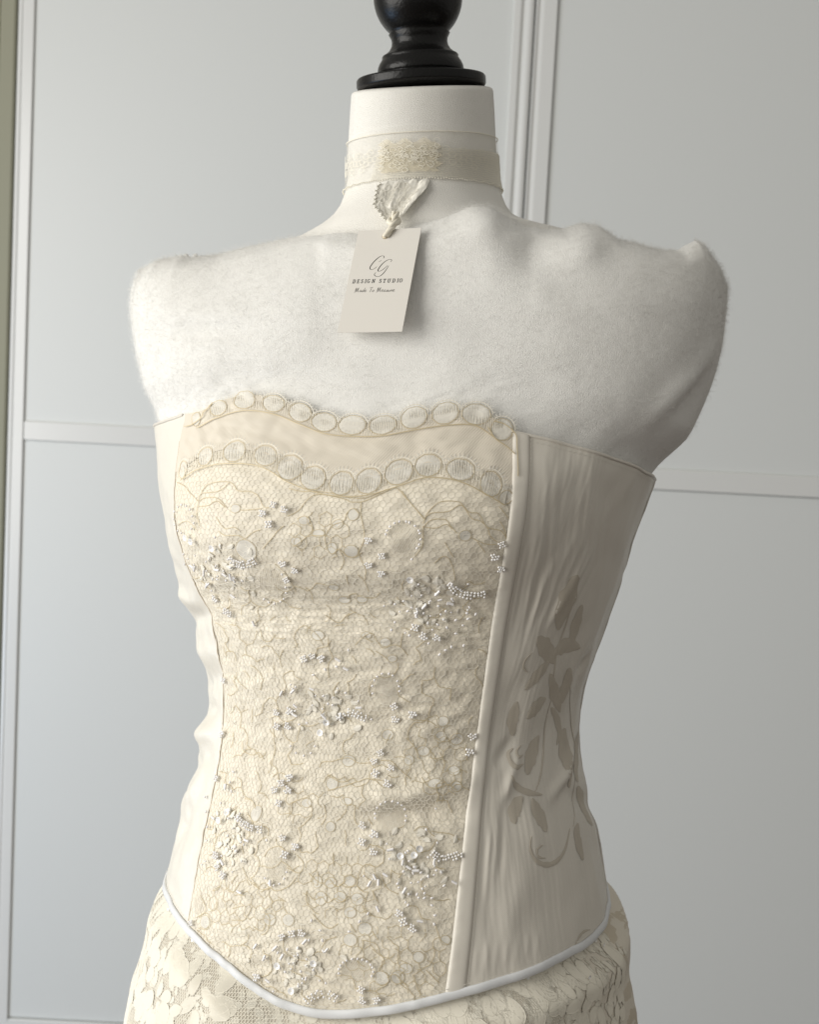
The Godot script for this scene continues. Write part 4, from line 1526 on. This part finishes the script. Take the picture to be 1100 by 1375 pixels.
func build_trim(front: Node3D) -> void:
	# two rows of woven ovals with gold edges and a fringe of picots
	var loft := corset_loft
	var R := 0.14
	var net := Acc.new()
	var picot := Acc.new()
	var fringe := Acc.new()
	for row in 2:
		var list: Array = UPPER if row == 0 else LOWER
		for m in list.size():
			var q: Array = list[m]
			var f := find(loft, q[0], q[1])
			var off := 0.0014 if row == 0 else 0.0011
			put("trim_oval", oval_patch(f, q[2], q[3], q[4], off - 0.0006, 0.00016), M.gauze, front)
			var g := Acc.new()
			var ring := PackedVector2Array()
			for k in 25:
				var wave := 1.04 + 0.03 * sin(k * 2.3 + m)
				var e := Vector2(cos(TAU * k / 24) * q[2], sin(TAU * k / 24) * q[3]).rotated(deg_to_rad(q[4])) * wave
				ring.append(shift(f, e.x * 0.00044, e.y * 0.00045))
			lay(loft, ring, off - 0.0003, g, 0.00018, 0.00028)
			put("oval_cord", commit(g), M.gold, front)
			# spokes of thread across the oval's rim
			for k in 14:
				var ang := TAU * k / 14.0
				var e := Vector2(cos(ang) * q[2], sin(ang) * q[3]).rotated(deg_to_rad(q[4]))
				lay(loft, PackedVector2Array([shift(f, e.x * 0.00027, e.y * 0.00027), shift(f, e.x * 0.00042, e.y * 0.00043)]), off - 0.0001, fringe, 0.00010, 0.0001)
			if row == 0 and m < 3:
				continue
			# picots fan out above each oval
			var lean := deg_to_rad(q[4])
			for k in 11:
				var ang := -PI / 2 + (k - 5) * 0.235 + lean
				var d := Vector2(cos(ang), sin(ang))
				var base := Vector2(cos(ang - lean) * (q[2] + 3.0), sin(ang - lean) * (q[3] + 3.0)).rotated(lean)
				var p := PackedVector2Array()
				for s in 3:
					var e := base + d * (s * 2.4)
					p.append(shift(f, e.x * 0.00044, e.y * 0.00045))
				lay(loft, p, off - 0.0004, picot, 0.00030, 0.0003, 0.0002)
			var arc := PackedVector2Array()
			for k in 15:
				var ang := -PI / 2 + (k - 7) * 0.19
				var e := Vector2(cos(ang) * (q[2] + 3.5), sin(ang) * (q[3] + 3.5)).rotated(lean)
				arc.append(shift(f, e.x * 0.00044, e.y * 0.00045))
			lay(loft, arc, off - 0.0005, net, 0.0003, 0.0003)
		# gold line that ties the row together
		var c := []
		for q in list:
			c.append(find(loft, q[0] + q[3] * sin(deg_to_rad(q[4])) * -0.6, q[1] + q[3] + 2.5))
		var tie := Acc.new()
		lay(loft, spline(c, 8), 0.0016, tie, 0.0003, 0.0005)
		put("trim_cord", commit(tie), M.gold, front)
		# ground of the trim: close threads between the ovals
		c.clear()
		for q in list:
			c.append(find(loft, q[0], q[1]))
		var line := spline(c, 40)
		for k in line.size() - 1:
			var p := line[k]
			var tall := 0.0058
			var k2 := mini(k + 5, line.size() - 1)
			if k % 4 == 1:
				lay(loft, PackedVector2Array([p + Vector2(0, tall), p, p - Vector2(0, tall)]), 0.0007, net, 0.00016, 0.0002)
			if k % 3 == 0:
				lay(loft, PackedVector2Array([p + Vector2(0, tall * 0.8), line[k2] - Vector2(0, tall * 0.8)]), 0.0008, net, 0.00016, 0.0002)
	put("trim_picots", commit(picot), M.gauze, front, true)
	put("trim_net", commit(net), M.net, front, true)
	put("oval_spokes", commit(fringe), M.gauze, front, true)
	# lace and cord at the two corners and down the right seam
	var g2 := Acc.new()
	lay(loft, trace(loft, [252, 573, 262, 570, 276, 560, 278, 553, 290, 541], 5), 0.0018, g2, 0.0003, 0.0005)
	lay(loft, trace(loft, [654, 574, 664, 590, 678, 600, 688, 610], 5), 0.0018, g2, 0.0003, 0.0005)
	lay(loft, trace(loft, [662, 566, 676, 570, 690, 584, 691, 600, 690, 640], 6), 0.0022, g2, 0.0003, 0.0005)
	put("corner_cords", commit(g2), M.gold, front)


func build_beads(front: Node3D) -> void:
	var loft := corset_loft
	var R := 0.14
	# clusters of about nine pearls
	var kinds := []
	for v in 3:
		var a := Acc.new()
		var r := RandomNumberGenerator.new()
		r.seed = 300 + v
		for j in 3:
			for i in [3, 3, 2][(j + v) % 3]:
				ball(a, Vector3((i - 1 + 0.5 * (j % 2)) * 0.00195 + r.randf_range(-0.0002, 0.0002), 0.0009 + r.randf_range(0, 0.0005), (j - 1) * 0.0018 + r.randf_range(-0.0002, 0.0002)), r.randf_range(0.00088, 0.00102))
		kinds.append(commit(a))
	var k := 0
	var spots := [374, 678, 388, 684, 361, 690, 369, 704, 384, 756, 400, 766, 389, 778, 289, 803, 496, 726, 514, 746, 496, 758, 513, 770, 669, 731, 660, 747, 669, 764, 558, 842, 569, 853, 586, 856, 411, 884, 421, 880, 434, 884, 304, 913, 373, 956, 391, 955, 374, 975, 388, 974, 301, 986, 530, 948, 531, 965, 554, 959, 512, 1010, 502, 1022, 525, 1031, 505, 1038, 521, 1051, 391, 1044, 380, 1051, 370, 1060, 388, 1061, 377, 1078, 633, 988, 629, 1010, 293, 1045, 382, 1124, 398, 1137, 385, 1147, 292, 1148, 293, 1165, 302, 1175, 487, 1108, 503, 1120, 487, 1130, 502, 1143, 536, 1226, 542, 1237, 554, 1245, 380, 1258, 394, 1253, 406, 1252, 346, 1312, 486, 1328, 487, 1342, 506, 1343, 260, 1239]
	for q in vv(spots):
		var f := find(loft, q.x, q.y)
		k += 1
		put("pearl_cluster", kinds[k % 3], M.pearl, front).transform = frame(loft, f.x, f.y, 0.0010, rng.randf_range(-0.6, 0.6)) * Transform3D(Basis.from_scale(Vector3.ONE * rng.randf_range(0.70, 0.88)), Vector3.ZERO)
	# bands of pearls
	for c in [[315, 747, 321, 754, 330, 758, 340, 757, 350, 753, 356, 751], [302, 818, 307, 822, 315, 827], [602, 780, 607, 788, 614, 795, 626, 799, 640, 800, 653, 797], [453, 966, 459, 961, 468, 956, 478, 957, 487, 962, 497, 965], [325, 1091, 330, 1102, 338, 1108, 347, 1112, 357, 1113], [579, 1141, 585, 1148, 594, 1153, 606, 1150, 619, 1145], [411, 1344, 420, 1338, 432, 1334, 442, 1333, 450, 1338, 457, 1341]]:
		var a := Acc.new()
		var line := trace(loft, c, 12)
		var acc := 0.0
		for s in line.size() - 1:
			var d := line[s + 1] - line[s]
			acc += Vector2(d.x * R, d.y).length()
			if acc < 0.0017:
				continue
			acc = 0.0
			for w: int in [-1, 0, 1]:
				if rng.randf() < 0.14:
					continue
				var e := line[s]
				var dd := Vector2(d.x * R, d.y).normalized().orthogonal() * 0.00165 * w
				e = shift(e, -dd.x + rng.randf_range(-0.0003, 0.0003), -dd.y + rng.randf_range(-0.0003, 0.0003))
				ball(a, loft.at(e.x, e.y, 0.0019 + rng.randf_range(0, 0.0005)), rng.randf_range(0.00068, 0.00082))
		put("pearl_band", commit(a), M.pearl, front)
	# single seed beads, glass bugles and sequins
	var seed_mesh := Acc.new()
	ball(seed_mesh, Vector3(0, 0.0007, 0), 0.00082, Vector3(1.1, 0.9, 0.9))
	var sm := commit(seed_mesh)
	var bu := Acc.new()
	tube(bu, PackedVector3Array([Vector3(-0.0018, 0.0009, 0), Vector3(-0.0017, 0.0009, 0), Vector3(0.0017, 0.0009, 0), Vector3(0.0018, 0.0009, 0)]), PackedVector3Array([Vector3.UP, Vector3.UP, Vector3.UP, Vector3.UP]), 0.0008, 0.0008, 7)
	var bugle := commit(bu)
	var r := RandomNumberGenerator.new()
	r.seed = 41
	var total := 0
	for ring in [[542, 722, 23, 22, 190, 400, 13], [368, 786, 20, 24, -40, 130, 9], [519, 925, 18, 22, 170, 370, 10], [525, 1096, 21, 22, 170, 380, 11], [371, 1162, 17, 26, 20, 140, 6], [479, 1303, 23, 17, 170, 380, 13], [258, 697, 16, 19, 100, 400, 12], [407, 996, 18, 19, 20, 160, 5], [437, 1190, 40, 40, 0, 0, 0]]:
		for s in ring[6]:
			var ang := deg_to_rad(lerpf(ring[4], ring[5], s / float(ring[6] - 1)) + r.randf_range(-4, 4))
			var f := find(loft, ring[0] + cos(ang) * ring[2], ring[1] + sin(ang) * ring[3])
			if in_lace(f.x, f.y):
				put("seed_bead", sm, M.glassbead, front).transform = frame(loft, f.x, f.y, 0.0011, r.randf() * TAU)
	for q in [[300, 765, 48, 36, 30], [575, 812, 52, 45, 46], [440, 945, 50, 36, 28], [312, 1122, 38, 58, 24], [562, 1160, 56, 52, 44], [400, 1303, 46, 38, 32]]:
		for s in q[4]:
			var f := find(loft, q[0] + r.randfn(0, 0.5) * q[2], q[1] + r.randfn(0, 0.5) * q[3])
			if not in_lace(f.x, f.y, 0.02):
				continue
			var long := r.randf() < 0.16
			put("bugle_bead" if long else "seed_bead", bugle if long else sm, M.glassbead, front).transform = frame(loft, f.x, f.y, 0.0017, r.randf() * TAU) * Transform3D(Basis.from_scale(Vector3.ONE * r.randf_range(0.75, 1.15)), Vector3.ZERO)
	for c in [[300, 777, 310, 779, 322, 780, 333, 779], [548, 820, 560, 828, 575, 836, 588, 838, 600, 842, 612, 850, 622, 866], [590, 878, 598, 872, 606, 868], [630, 815, 638, 824, 628, 830, 612, 832], [425, 905, 440, 898, 455, 894, 470, 872], [560, 1200, 570, 1205, 580, 1215, 584, 1228, 583, 1240], [376, 1278, 388, 1274, 402, 1272], [420, 1235, 432, 1248, 434, 1262, 436, 1276], [470, 1250, 484, 1236, 495, 1226], [555, 1172, 575, 1176, 592, 1170, 596, 1188, 580, 1205], [317, 1036, 312, 1050, 314, 1062], [278, 1070, 280, 1090, 282, 1110]]:
		for q in vv(c):
			var f := find(loft, q.x, q.y)
			put("seed_bead", sm, M.glassbead, front).transform = frame(loft, f.x, f.y, 0.0013, r.randf() * TAU) * Transform3D(Basis.from_scale(Vector3(1.3, 1, 1)), Vector3.ZERO)
	for q in [[504, 1177], [508, 1220], [509, 1184], [497, 1186], [518, 1174], [366, 1185], [335, 1128], [325, 1197], [308, 1056], [456, 885], [467, 897], [383, 930], [399, 927], [310, 771], [282, 768], [264, 760], [286, 784], [342, 837], [345, 1270], [372, 1272], [358, 1285]]:
		var f := find(loft, q[0], q[1])
		put("bugle_bead", bugle, M.glassbead, front).transform = frame(loft, f.x, f.y, 0.0014, r.randf() * TAU)
	var sq := sequin_mesh(0.0021)
	for q in [[262, 722], [270, 727], [297, 736], [551, 778], [441, 969], [433, 983], [300, 1100], [311, 1090], [538, 1148], [556, 1147], [563, 1138], [375, 1296], [423, 1292], [394, 1329]]:
		var f := find(loft, q[0], q[1])
		put("sequin", sq, M.sequin, front).transform = frame(loft, f.x, f.y, 0.0026) * Transform3D(Basis(Vector3(1, 0, r.randf_range(-1, 1)).normalized(), r.randf_range(-0.25, 0.25)), Vector3.ZERO)


func build_brocade(side: Node3D) -> void:
	# tone-on-tone woven leaves and tendrils on the right side panel
	var none := Acc.new()
	for q in [
		[16, 704, 926, 716, 912, 727, 900, 738, 886], [20, 720, 856, 728, 866, 736, 876, 744, 890], [4, 713, 876, 704, 886, 702, 896, 708, 903], [28, 762, 898, 760, 915, 756, 930, 754, 944],
		[18, 690, 988, 688, 972, 690, 958, 694, 942], [18, 706, 964, 714, 954, 722, 946, 732, 938], [22, 708, 1040, 712, 1022, 717, 1006, 724, 988], [40, 756, 978, 757, 1000, 760, 1025, 764, 1058], [30, 778, 985, 774, 1005, 772, 1030, 776, 1050],
		[10, 684, 1040, 692, 1054, 706, 1063, 728, 1067], [18, 692, 1106, 690, 1094, 694, 1082, 702, 1070], [20, 733, 1117, 728, 1102, 720, 1088, 714, 1072], [7, 712, 1122, 711, 1138, 718, 1154, 732, 1161, 746, 1157, 758, 1140, 764, 1112], [4, 728, 1134, 720, 1140, 722, 1150, 732, 1152],
		[22, 784, 1154, 778, 1138, 774, 1122, 776, 1106], [26, 776, 1058, 784, 1074, 790, 1090, 796, 1108], [8, 690, 1005, 684, 1012, 686, 1024, 694, 1030, 704, 1026], [5, 700, 1000, 694, 1008, 696, 1016, 703, 1014],
		[34, 772, 772, 764, 796, 756, 818, 750, 846], [22, 782, 812, 776, 832, 772, 850, 768, 868], [18, 742, 880, 752, 870, 764, 866, 778, 870], [16, 738, 905, 742, 925, 748, 940, 752, 956],
		[4, 776, 775, 770, 800, 760, 840, 746, 880, 740, 930], [4, 742, 935, 734, 965, 730, 1000, 726, 1040, 716, 1068], [3, 760, 900, 766, 950, 770, 1000, 772, 1060, 768, 1110],
		[4, 771, 1270, 776, 1258, 783, 1251, 792, 1248], [12, 740, 950, 748, 966, 752, 984, 748, 1000]]:
		var w: float = q[0]
		var c: Array = q.slice(1)
		var spine: Array = Array(trace(corset_loft, c, 5))
		var a := Acc.new()
		var pts := PackedVector3Array()
		var n := spine.size()
		for s in n:
			var f := float(s) / (n - 1)
			var d: Vector2 = spine[mini(s + 1, n - 1)] - spine[maxi(s - 1, 0)]
			d.x *= 0.14
			var sd := Vector2(-d.y, d.x).normalized()
			var ww := w * 0.00023 * pow(sin(PI * clampf(f * 0.97 + 0.015, 0.0, 1.0)), 0.75) * (1.0 + 0.1 * sin(s * 1.3))
			for i in 7:
				var u := i / 3.0 - 1.0
				var e: Vector2 = spine[s] + Vector2(sd.x / 0.14, sd.y) * u * ww * (1.25 if w > 10 else 1.0)
				pts.append(corset_loft.at(e.x, e.y, 0.0006 + 0.00015 * (1.0 - u * u)))
		grid(a, 7, n, pts, Vector3(-0.012, INF, 0))
		put("woven_leaf", commit(a), M.brocade, side)


# ---------------------------------------------------------------- lace round the neck, and the tag on its ribbon

func build_choker() -> void:
	var o := thing("lace_choker", "sheer cream lace band pinned round the dress form's neck", "lace band")
	var wob := noise(1.0, 123, 2)
	var top := func(ang: float) -> float: return 191.5 - 7.0 * maxf(sin(ang), -0.2)
	var low := func(ang: float) -> float: return 258.0 + 3.0 * maxf(sin(ang), -0.3) + 1.6 * absf(sin(ang * 17.0))
	var a := Acc.new()
	var pts := PackedVector3Array()
	for j in 16:
		for i in 121:
			var ang := TAU * i / 120
			var py: float = lerpf(top.call(ang), low.call(ang), j / 15.0)
			pts.append(neck_at(ang, py, 0.0011 + 0.0006 * wob.get_noise_2d(ang * 3.0, py * 0.06)))
	grid(a, 121, 16, pts, Vector3(0.008, INF, NECK_Z), true)
	put("sheer_band", commit(a), M.sheer, o)
	# folded upper edge
	a = Acc.new()
	var p := PackedVector3Array()
	var n := PackedVector3Array()
	for i in 121:
		var ang := TAU * i / 120
		p.append(neck_at(ang, top.call(ang) + 0.5, 0.0011 + 0.0002 * sin(ang * 9.0)))
		n.append(Vector3(cos(ang), 0, sin(ang)))
	tube(a, p, n, 0.00035, 0.00035, 6)
	put("folded_edge", commit(a), M.cream_lace, o)
	# pattern: net, little flowers and a beaded lower edge
	a = Acc.new()
	for i in 150:
		var ang := lerpf(-0.35, 3.5, i / 229.0)
		for s: int in [-1, 1]:
			p.clear()
			n.clear()
			for k in 7:
				var py: float = lerpf(212.0, low.call(ang) - 2.0, k / 6.0)
				var b := ang + s * k * 0.02
				p.append(neck_at(b, py, 0.0015))
				n.append(Vector3(cos(b), 0, sin(b)))
			ribbon(a, p, n, 0.00013, 0.00012)
	put("band_net", commit(a), M.cream_lace, o, true)
	a = Acc.new()
	var r := RandomNumberGenerator.new()
	r.seed = 8
	for k in 46:
		var ang := lerpf(-0.2, 3.3, k / 45.0)
		for ring in 2:
			p.clear()
			n.clear()
			var cy := 232.0 + 7.0 * sin(k * 1.9) - ring * 12.0
			for s in 11:
				var b := ang + 0.05 * cos(TAU * s / 10)
				p.append(neck_at(b, cy + 4.2 * sin(TAU * s / 10), 0.0018))
				n.append(Vector3(cos(b), 0, sin(b)))
			ribbon(a, p, n, 0.00017, 0.00014)
	for k in 110:
		var ang := lerpf(-0.3, 3.4, k / 109.0)
		ball(a, neck_at(ang, low.call(ang) - 1.0, 0.0016), 0.0005, Vector3.ONE, 6, 4)
	put("band_flowers", commit(a), M.cream_lace, o, true)
	# the doubled, yellower length in front
	a = Acc.new()
	pts.clear()
	for j in 14:
		for i in 24:
			var ang := lerpf(1.38 + 0.05 * sin(j * 1.7), 2.12 + 0.05 * sin(j * 2.3 + 1.0), i / 23.0)
			var py := lerpf(199.0 + 4.0 * sin(i * 0.9), 249.0 + 2.0 * absf(sin(i * 0.8)), j / 13.0)
			pts.append(neck_at(ang, py, 0.0026 + 0.0005 * wob.get_noise_2d(ang * 20.0, py * 0.2)))
	grid(a, 24, 14, pts, Vector3(0.008, INF, NECK_Z))
	put("doubled_lace", commit(a), M.sheer_dense, o)
	a = Acc.new()
	for k in 110:
		var b0 := r.randf_range(1.38, 2.12)
		var y0 := 224.0 + clampf(r.randfn(0.0, 11.0), -24.0, 24.0)
		p.clear()
		n.clear()
		var rr := r.randf_range(2.0, 4.5)
		var st := r.randf() * TAU
		for s in 7:
			var b := b0 + rr * 0.0105 * cos(st + s * 0.8)
			p.append(neck_at(b, y0 + rr * sin(st + s * 0.8), 0.0031))
			n.append(Vector3(cos(b), 0, sin(b)))
		ribbon(a, p, n, 0.00014, 0.0001)
	put("doubled_pattern", commit(a), M.cream_lace, o, true)


func build_tag() -> void:
	# the ribbon: a gathered end of lace that narrows into a knot and runs through the tag's hole
	var t := thing("lace_ribbon", "crumpled end of lace ribbon knotted through the tag's hole", "ribbon")
	var a := Acc.new()
	var pts := PackedVector3Array()
	var wob := noise(1.0, 55, 3)
	var L := [[510, 245, 577, 241], [505, 256, 572, 252], [504, 266, 563, 262], [502, 275, 556, 271], [508, 284, 548, 280], [515, 292, 541, 288], [520, 298, 534, 296]]
	var nu := 60
	var nv := 44
	for j in nv:
		var f := j / (nv - 1.0) * (L.size() - 1)
		var k := mini(int(f), L.size() - 2)
		f -= k
		var v := j / (nv - 1.0)
		for i in nu:
			var u := i / (nu - 1.0)
			var x := lerpf(lerpf(L[k][0], L[k + 1][0], f), lerpf(L[k][2], L[k + 1][2], f), u)
			var y := lerpf(lerpf(L[k][1], L[k + 1][1], f), lerpf(L[k][3], L[k + 1][3], f), u)
			var z := lerpf(0.0475, 0.064, v)
			z += 0.0008 * sin(u * 15.0 + v * 2.0) * smoothstep(0.1, 0.7, v) + 0.0008 * wob.get_noise_2d(u * 5.0, v * 4.0)
			z += 0.004 * smoothstep(0.75, 1.0, u) * sin(v * PI)
			y += 2.0 * sin(u * 26.0) * (1.0 - v) + 1.5 * wob.get_noise_2d(u * 9.0 + 9.0, v * 6.0)
			if i == 0:
				x += 1.6 * sin(j * 1.45)
			pts.append(ray(x, y, z))
	grid(a, nu, nv, pts, Vector3(0.0, 0.2, -0.2))
	put("gathered_lace", commit(a), M.tie_lace, t)
	# raised pattern on the gathered lace
	var c := Acc.new()
	for k in 34:
		var i := rng.randi_range(4, nu - 8)
		var j := rng.randi_range(2, nv - 12)
		var p := PackedVector3Array()
		var n := PackedVector3Array()
		for s in 9:
			var ii := clampi(i + int(round(3.0 * cos(TAU * s / 8))), 0, nu - 1)
			var jj := clampi(j + int(round(3.0 * sin(TAU * s / 8))), 0, nv - 1)
			p.append(pts[jj * nu + ii] + Vector3(0, 0, 0.0006))
			n.append(Vector3(0, 0, 1))
		ribbon(c, p, n, 0.0002, 0.00015)
	for j in range(0, nv - 4, 1):
		ball(c, pts[j * nu] + Vector3(0, 0, 0.0003), 0.0006, Vector3.ONE, 5, 4)
	put("lace_pattern", commit(c), M.tie_lace, t, true)
	var twist := Acc.new()
	for s in 3:
		var p := PackedVector3Array()
		var n := PackedVector3Array()
		for k in 26:
			var f := k / 25.0
			var x := lerpf(531.0, 520.0, f) + 3.0 * sin(f * 4.0)
			var y := lerpf(286.0, 318.0, f)
			var ang := f * 7.0 + s * TAU / 3.0
			p.append(ray(x, y, lerpf(0.067, 0.0755, sin(f * PI * 0.55))) + Vector3(cos(ang), 0.3 * sin(ang), sin(ang)) * lerpf(0.0015, 0.0009, f))
			n.append(Vector3(cos(ang), 0, sin(ang)))
		tube(twist, p, n, 0.0013, 0.0012, 8)
	put("twisted_end", commit(twist), M.tie_twist, t)
	var kn := Acc.new()
	var kp := PackedVector3Array()
	var kq := PackedVector3Array()
	for k in 17:
		var ang := TAU * k / 16
		kp.append(ray(529.0 + 7.0 * cos(ang), 297.0 + 3.5 * sin(ang), 0.0700 + 0.004 * sin(ang)))
		kq.append(Vector3(cos(ang), 0.6, sin(ang)).normalized())
	tube(kn, kp, kq, 0.0016, 0.0014, 8)
	put("knot", commit(kn), M.tie_twist, t)

	# the card
	var o := thing("hang_tag", "cream card hang tag printed CG Design Studio, hanging on the chest", "tag")
	var TL := ray(481, 311, 0.0640)
	var TR := ray(567, 306, 0.0800)
	var BL := ray(454, 447, 0.0935)
	var BR := ray(539.5, 446.5, 0.1095)
	var U := (TR - TL + BR - BL) / 2.0
	var V := (BL - TL + BR - TR) / 2.0
	var C := (TL + TR + BL + BR) / 4.0
	var N := V.cross(U).normalized()
	if N.z < 0.0:
		N = -N
	var at := func(u: float, v: float, off: float) -> Vector3: return C + U * (u - 0.5) + V * (v - 0.5) + N * off
	var hole := Vector2(0.455, 0.066)
	var rad := 0.0024
	var angs := []
	for k in 48:
		angs.append(TAU * k / 48.0)
	for q in [Vector2(0, 0), Vector2(1, 0), Vector2(1, 1), Vector2(0, 1)]:
		var d: Vector2 = (q - hole) * Vector2(U.length(), V.length())
		angs.append(fposmod(d.angle(), TAU))
	angs.sort()
	var card := Acc.new()
	var ring_in := []
	var ring_out := []
	for ang in angs:
		var d := Vector2(cos(ang) / U.length(), sin(ang) / V.length())
		var reach := 1e9
		if d.x > 1e-9:
			reach = minf(reach, (1.0 - hole.x) / d.x)
		if d.x < -1e-9:
			reach = minf(reach, -hole.x / d.x)
		if d.y > 1e-9:
			reach = minf(reach, (1.0 - hole.y) / d.y)
		if d.y < -1e-9:
			reach = minf(reach, -hole.y / d.y)
		ring_in.append(hole + d * rad)
		ring_out.append(hole + d * reach)
	var s := SurfaceTool.new()
	s.begin(Mesh.PRIMITIVE_TRIANGLES)
	var quad := func(p: Array, n: Vector3) -> void:
		var order: Array = [0, 1, 2, 0, 2, 3]
		if (p[2] - p[0]).cross(p[1] - p[0]).dot(n) < 0.0:
			order = [0, 2, 1, 0, 3, 2]
		for k in order:
			s.set_normal(n)
			s.add_vertex(p[k])
	var th := 0.00045
	for k in angs.size():
		var k2 := (k + 1) % angs.size()
		var i0: Vector2 = ring_in[k]
		var i1: Vector2 = ring_in[k2]
		var o0: Vector2 = ring_out[k]
		var o1: Vector2 = ring_out[k2]
		if absf(angs[k] - angs[k2]) < 1e-7:
			continue
		quad.call([at.call(i0.x, i0.y, th), at.call(o0.x, o0.y, th), at.call(o1.x, o1.y, th), at.call(i1.x, i1.y, th)], N)
		quad.call([at.call(i0.x, i0.y, 0.0), at.call(o0.x, o0.y, 0.0), at.call(o1.x, o1.y, 0.0), at.call(i1.x, i1.y, 0.0)], -N)
		var mid: Vector2 = (o0 + o1) / 2.0 - hole
		quad.call([at.call(o0.x, o0.y, 0.0), at.call(o0.x, o0.y, th), at.call(o1.x, o1.y, th), at.call(o1.x, o1.y, 0.0)], (U * mid.x + V * mid.y).normalized())
		quad.call([at.call(i0.x, i0.y, 0.0), at.call(i0.x, i0.y, th), at.call(i1.x, i1.y, th), at.call(i1.x, i1.y, 0.0)], -(U * mid.x + V * mid.y).normalized())
	put("card", s.commit(), M.card, o)
	var plug := Acc.new()
	ball(plug, at.call(hole.x, hole.y, 0.0002), 0.0021, Vector3(1, 1, 0.5), 12, 8)
	put("cord_end", commit(plug), M.tie_cord, t)
	# print: strokes read off the card in its own units
	var ink := func(flat: Array, w0: float, w1: float, acc: Acc, fine := false) -> void:
		var line := spline(vv(flat), 5)
		var p := PackedVector3Array()
		var n := PackedVector3Array()
		for q in line:
			var v := (q.y - 100.0 + (q.x - 186.0) * 0.033) / 1205.0
			var u := (q.x - (186.0 - 239.0 * v)) / 757.0
			p.append(at.call(u, v, th + 0.00006))
			n.append(N)
		var base := acc.v.size()
		for k in p.size():
			var f := float(k) / (p.size() - 1)
			var d := (p[mini(k + 1, p.size() - 1)] - p[maxi(k - 1, 0)]).normalized()
			var side := d.cross(N).normalized()
			# heavier on the down strokes, as a pen writes
			var down := clampf(absf(d.dot(V.normalized())), 0.0, 1.0)
			var w := lerpf(w0, w1, down * sin(PI * clampf(f, 0.03, 0.97)))
			acc.v.append(p[k] - side * w)
			acc.v.append(p[k] + side * w)
			acc.n.append(N)
			acc.n.append(N)
		for k in p.size() - 1:
			var q := base + k * 2
			acc.i.append_array(PackedInt32Array([q, q + 1, q + 2, q + 1, q + 3, q + 2]))
	var mono := Acc.new()
	ink.call([488, 440, 498, 428, 492, 412, 468, 410, 428, 432, 380, 476, 342, 524, 328, 556, 344, 574, 378, 564, 412, 538], 0.00008, 0.00030, mono)
	ink.call([436, 482, 452, 472, 464, 462], 0.00007, 0.00010, mono)
	ink.call([575, 482, 588, 464, 576, 452, 544, 458, 498, 486, 452, 534, 426, 578, 434, 594, 470, 582, 512, 550, 540, 524], 0.00008, 0.00028, mono)
	ink.call([552, 526, 532, 560, 508, 594, 474, 632, 432, 656, 392, 648, 382, 628, 400, 606], 0.00008, 0.00026, mono)
	put("monogram", commit(mono), M.ink, o)
	var script := Acc.new()
	var letters := {
		"M": [[[0, 12, 3, -14, 6, -24], [6, -24, 7, -8, 8, 6], [8, 6, 13, -12, 18, -24], [18, -24, 17, -8, 17, 4, 20, 6]], 24],
		"T": [[[0, -20, 8, -24, 20, -25], [12, -24, 9, -8, 6, 8]], 17],
		"a": [[[10, -6, 5, -7, 1, 0, 2, 6, 7, 3, 10, -5], [10, -5, 9, 4, 13, 4]], 13],
		"d": [[[10, -6, 5, -7, 1, 0, 2, 6, 7, 3, 11, -6], [16, -24, 11, -6, 9, 4, 13, 5]], 14],
		"e": [[[1, 0, 7, -2, 8, -7, 4, -8, 0, 0, 3, 6, 8, 5, 12, 1]], 12],
		"o": [[[6, -7, 2, -4, 1, 4, 5, 6, 9, 1, 7, -6, 12, -5]], 13],
		"s": [[[0, 5, 5, 0, 6, -7], [6, -7, 7, 1, 4, 6, 0, 5], [6, 4, 10, 2]], 10],
		"u": [[[1, -6, 0, 4, 4, 6, 9, -1, 10, -6], [10, -6, 9, 4, 13, 4]], 13],
		"r": [[[0, 6, 2, -2, 3, -7, 7, -6], [7, -6, 6, 3, 10, 4]], 11]}
	var x := 150.0
	for ch in "Made To Measure":
		if ch == " ":
			x += 26.0
			continue
		for stroke in letters[ch][0]:
			var moved := []
			for k in range(0, stroke.size(), 2):
				moved.append(x + (stroke[k] - stroke[k + 1] * 0.2) * 2.1)
				moved.append(829.0 - (x - 150.0) * 0.02 + stroke[k + 1] * 1.7)
			ink.call(moved, 0.00007, 0.00013, script)
		x += letters[ch][1] * 2.26
	put("motto", commit(script), M.ink_grey, o)
	var font := SystemFont.new()
	font.font_names = PackedStringArray(["Droid Serif"])
	var xs := [112, 164, 212, 258, 284, 342, 0, 430, 476, 526, 584, 640, 666]
	var word := "DESIGN STUDIO"
	for k in word.length():
		if word[k] == " ":
			continue
		var tm := TextMesh.new()
		tm.text = word[k]
		tm.font = font
		tm.font_size = 32
		tm.pixel_size = 0.01
		tm.depth = 0.01
		tm.horizontal_alignment = HORIZONTAL_ALIGNMENT_LEFT
		tm.vertical_alignment = VERTICAL_ALIGNMENT_BOTTOM
		var y: float = 752.0 - (xs[k] - 115.0) * 0.022
		var v: float = (y - 100.0 + (xs[k] - 186.0) * 0.033) / 1205.0
		var u: float = (xs[k] - (186.0 - 239.0 * v)) / 757.0
		var ux := U.normalized()
		var vy := -V.normalized()
		var sc := 0.0112
		put("letter", tm, M.ink_grey, o).transform = Transform3D(Basis(ux * sc * 0.8, (vy + ux * 0.06) * sc * 1.02, N * 0.02), at.call(u, v, th + 0.00012))
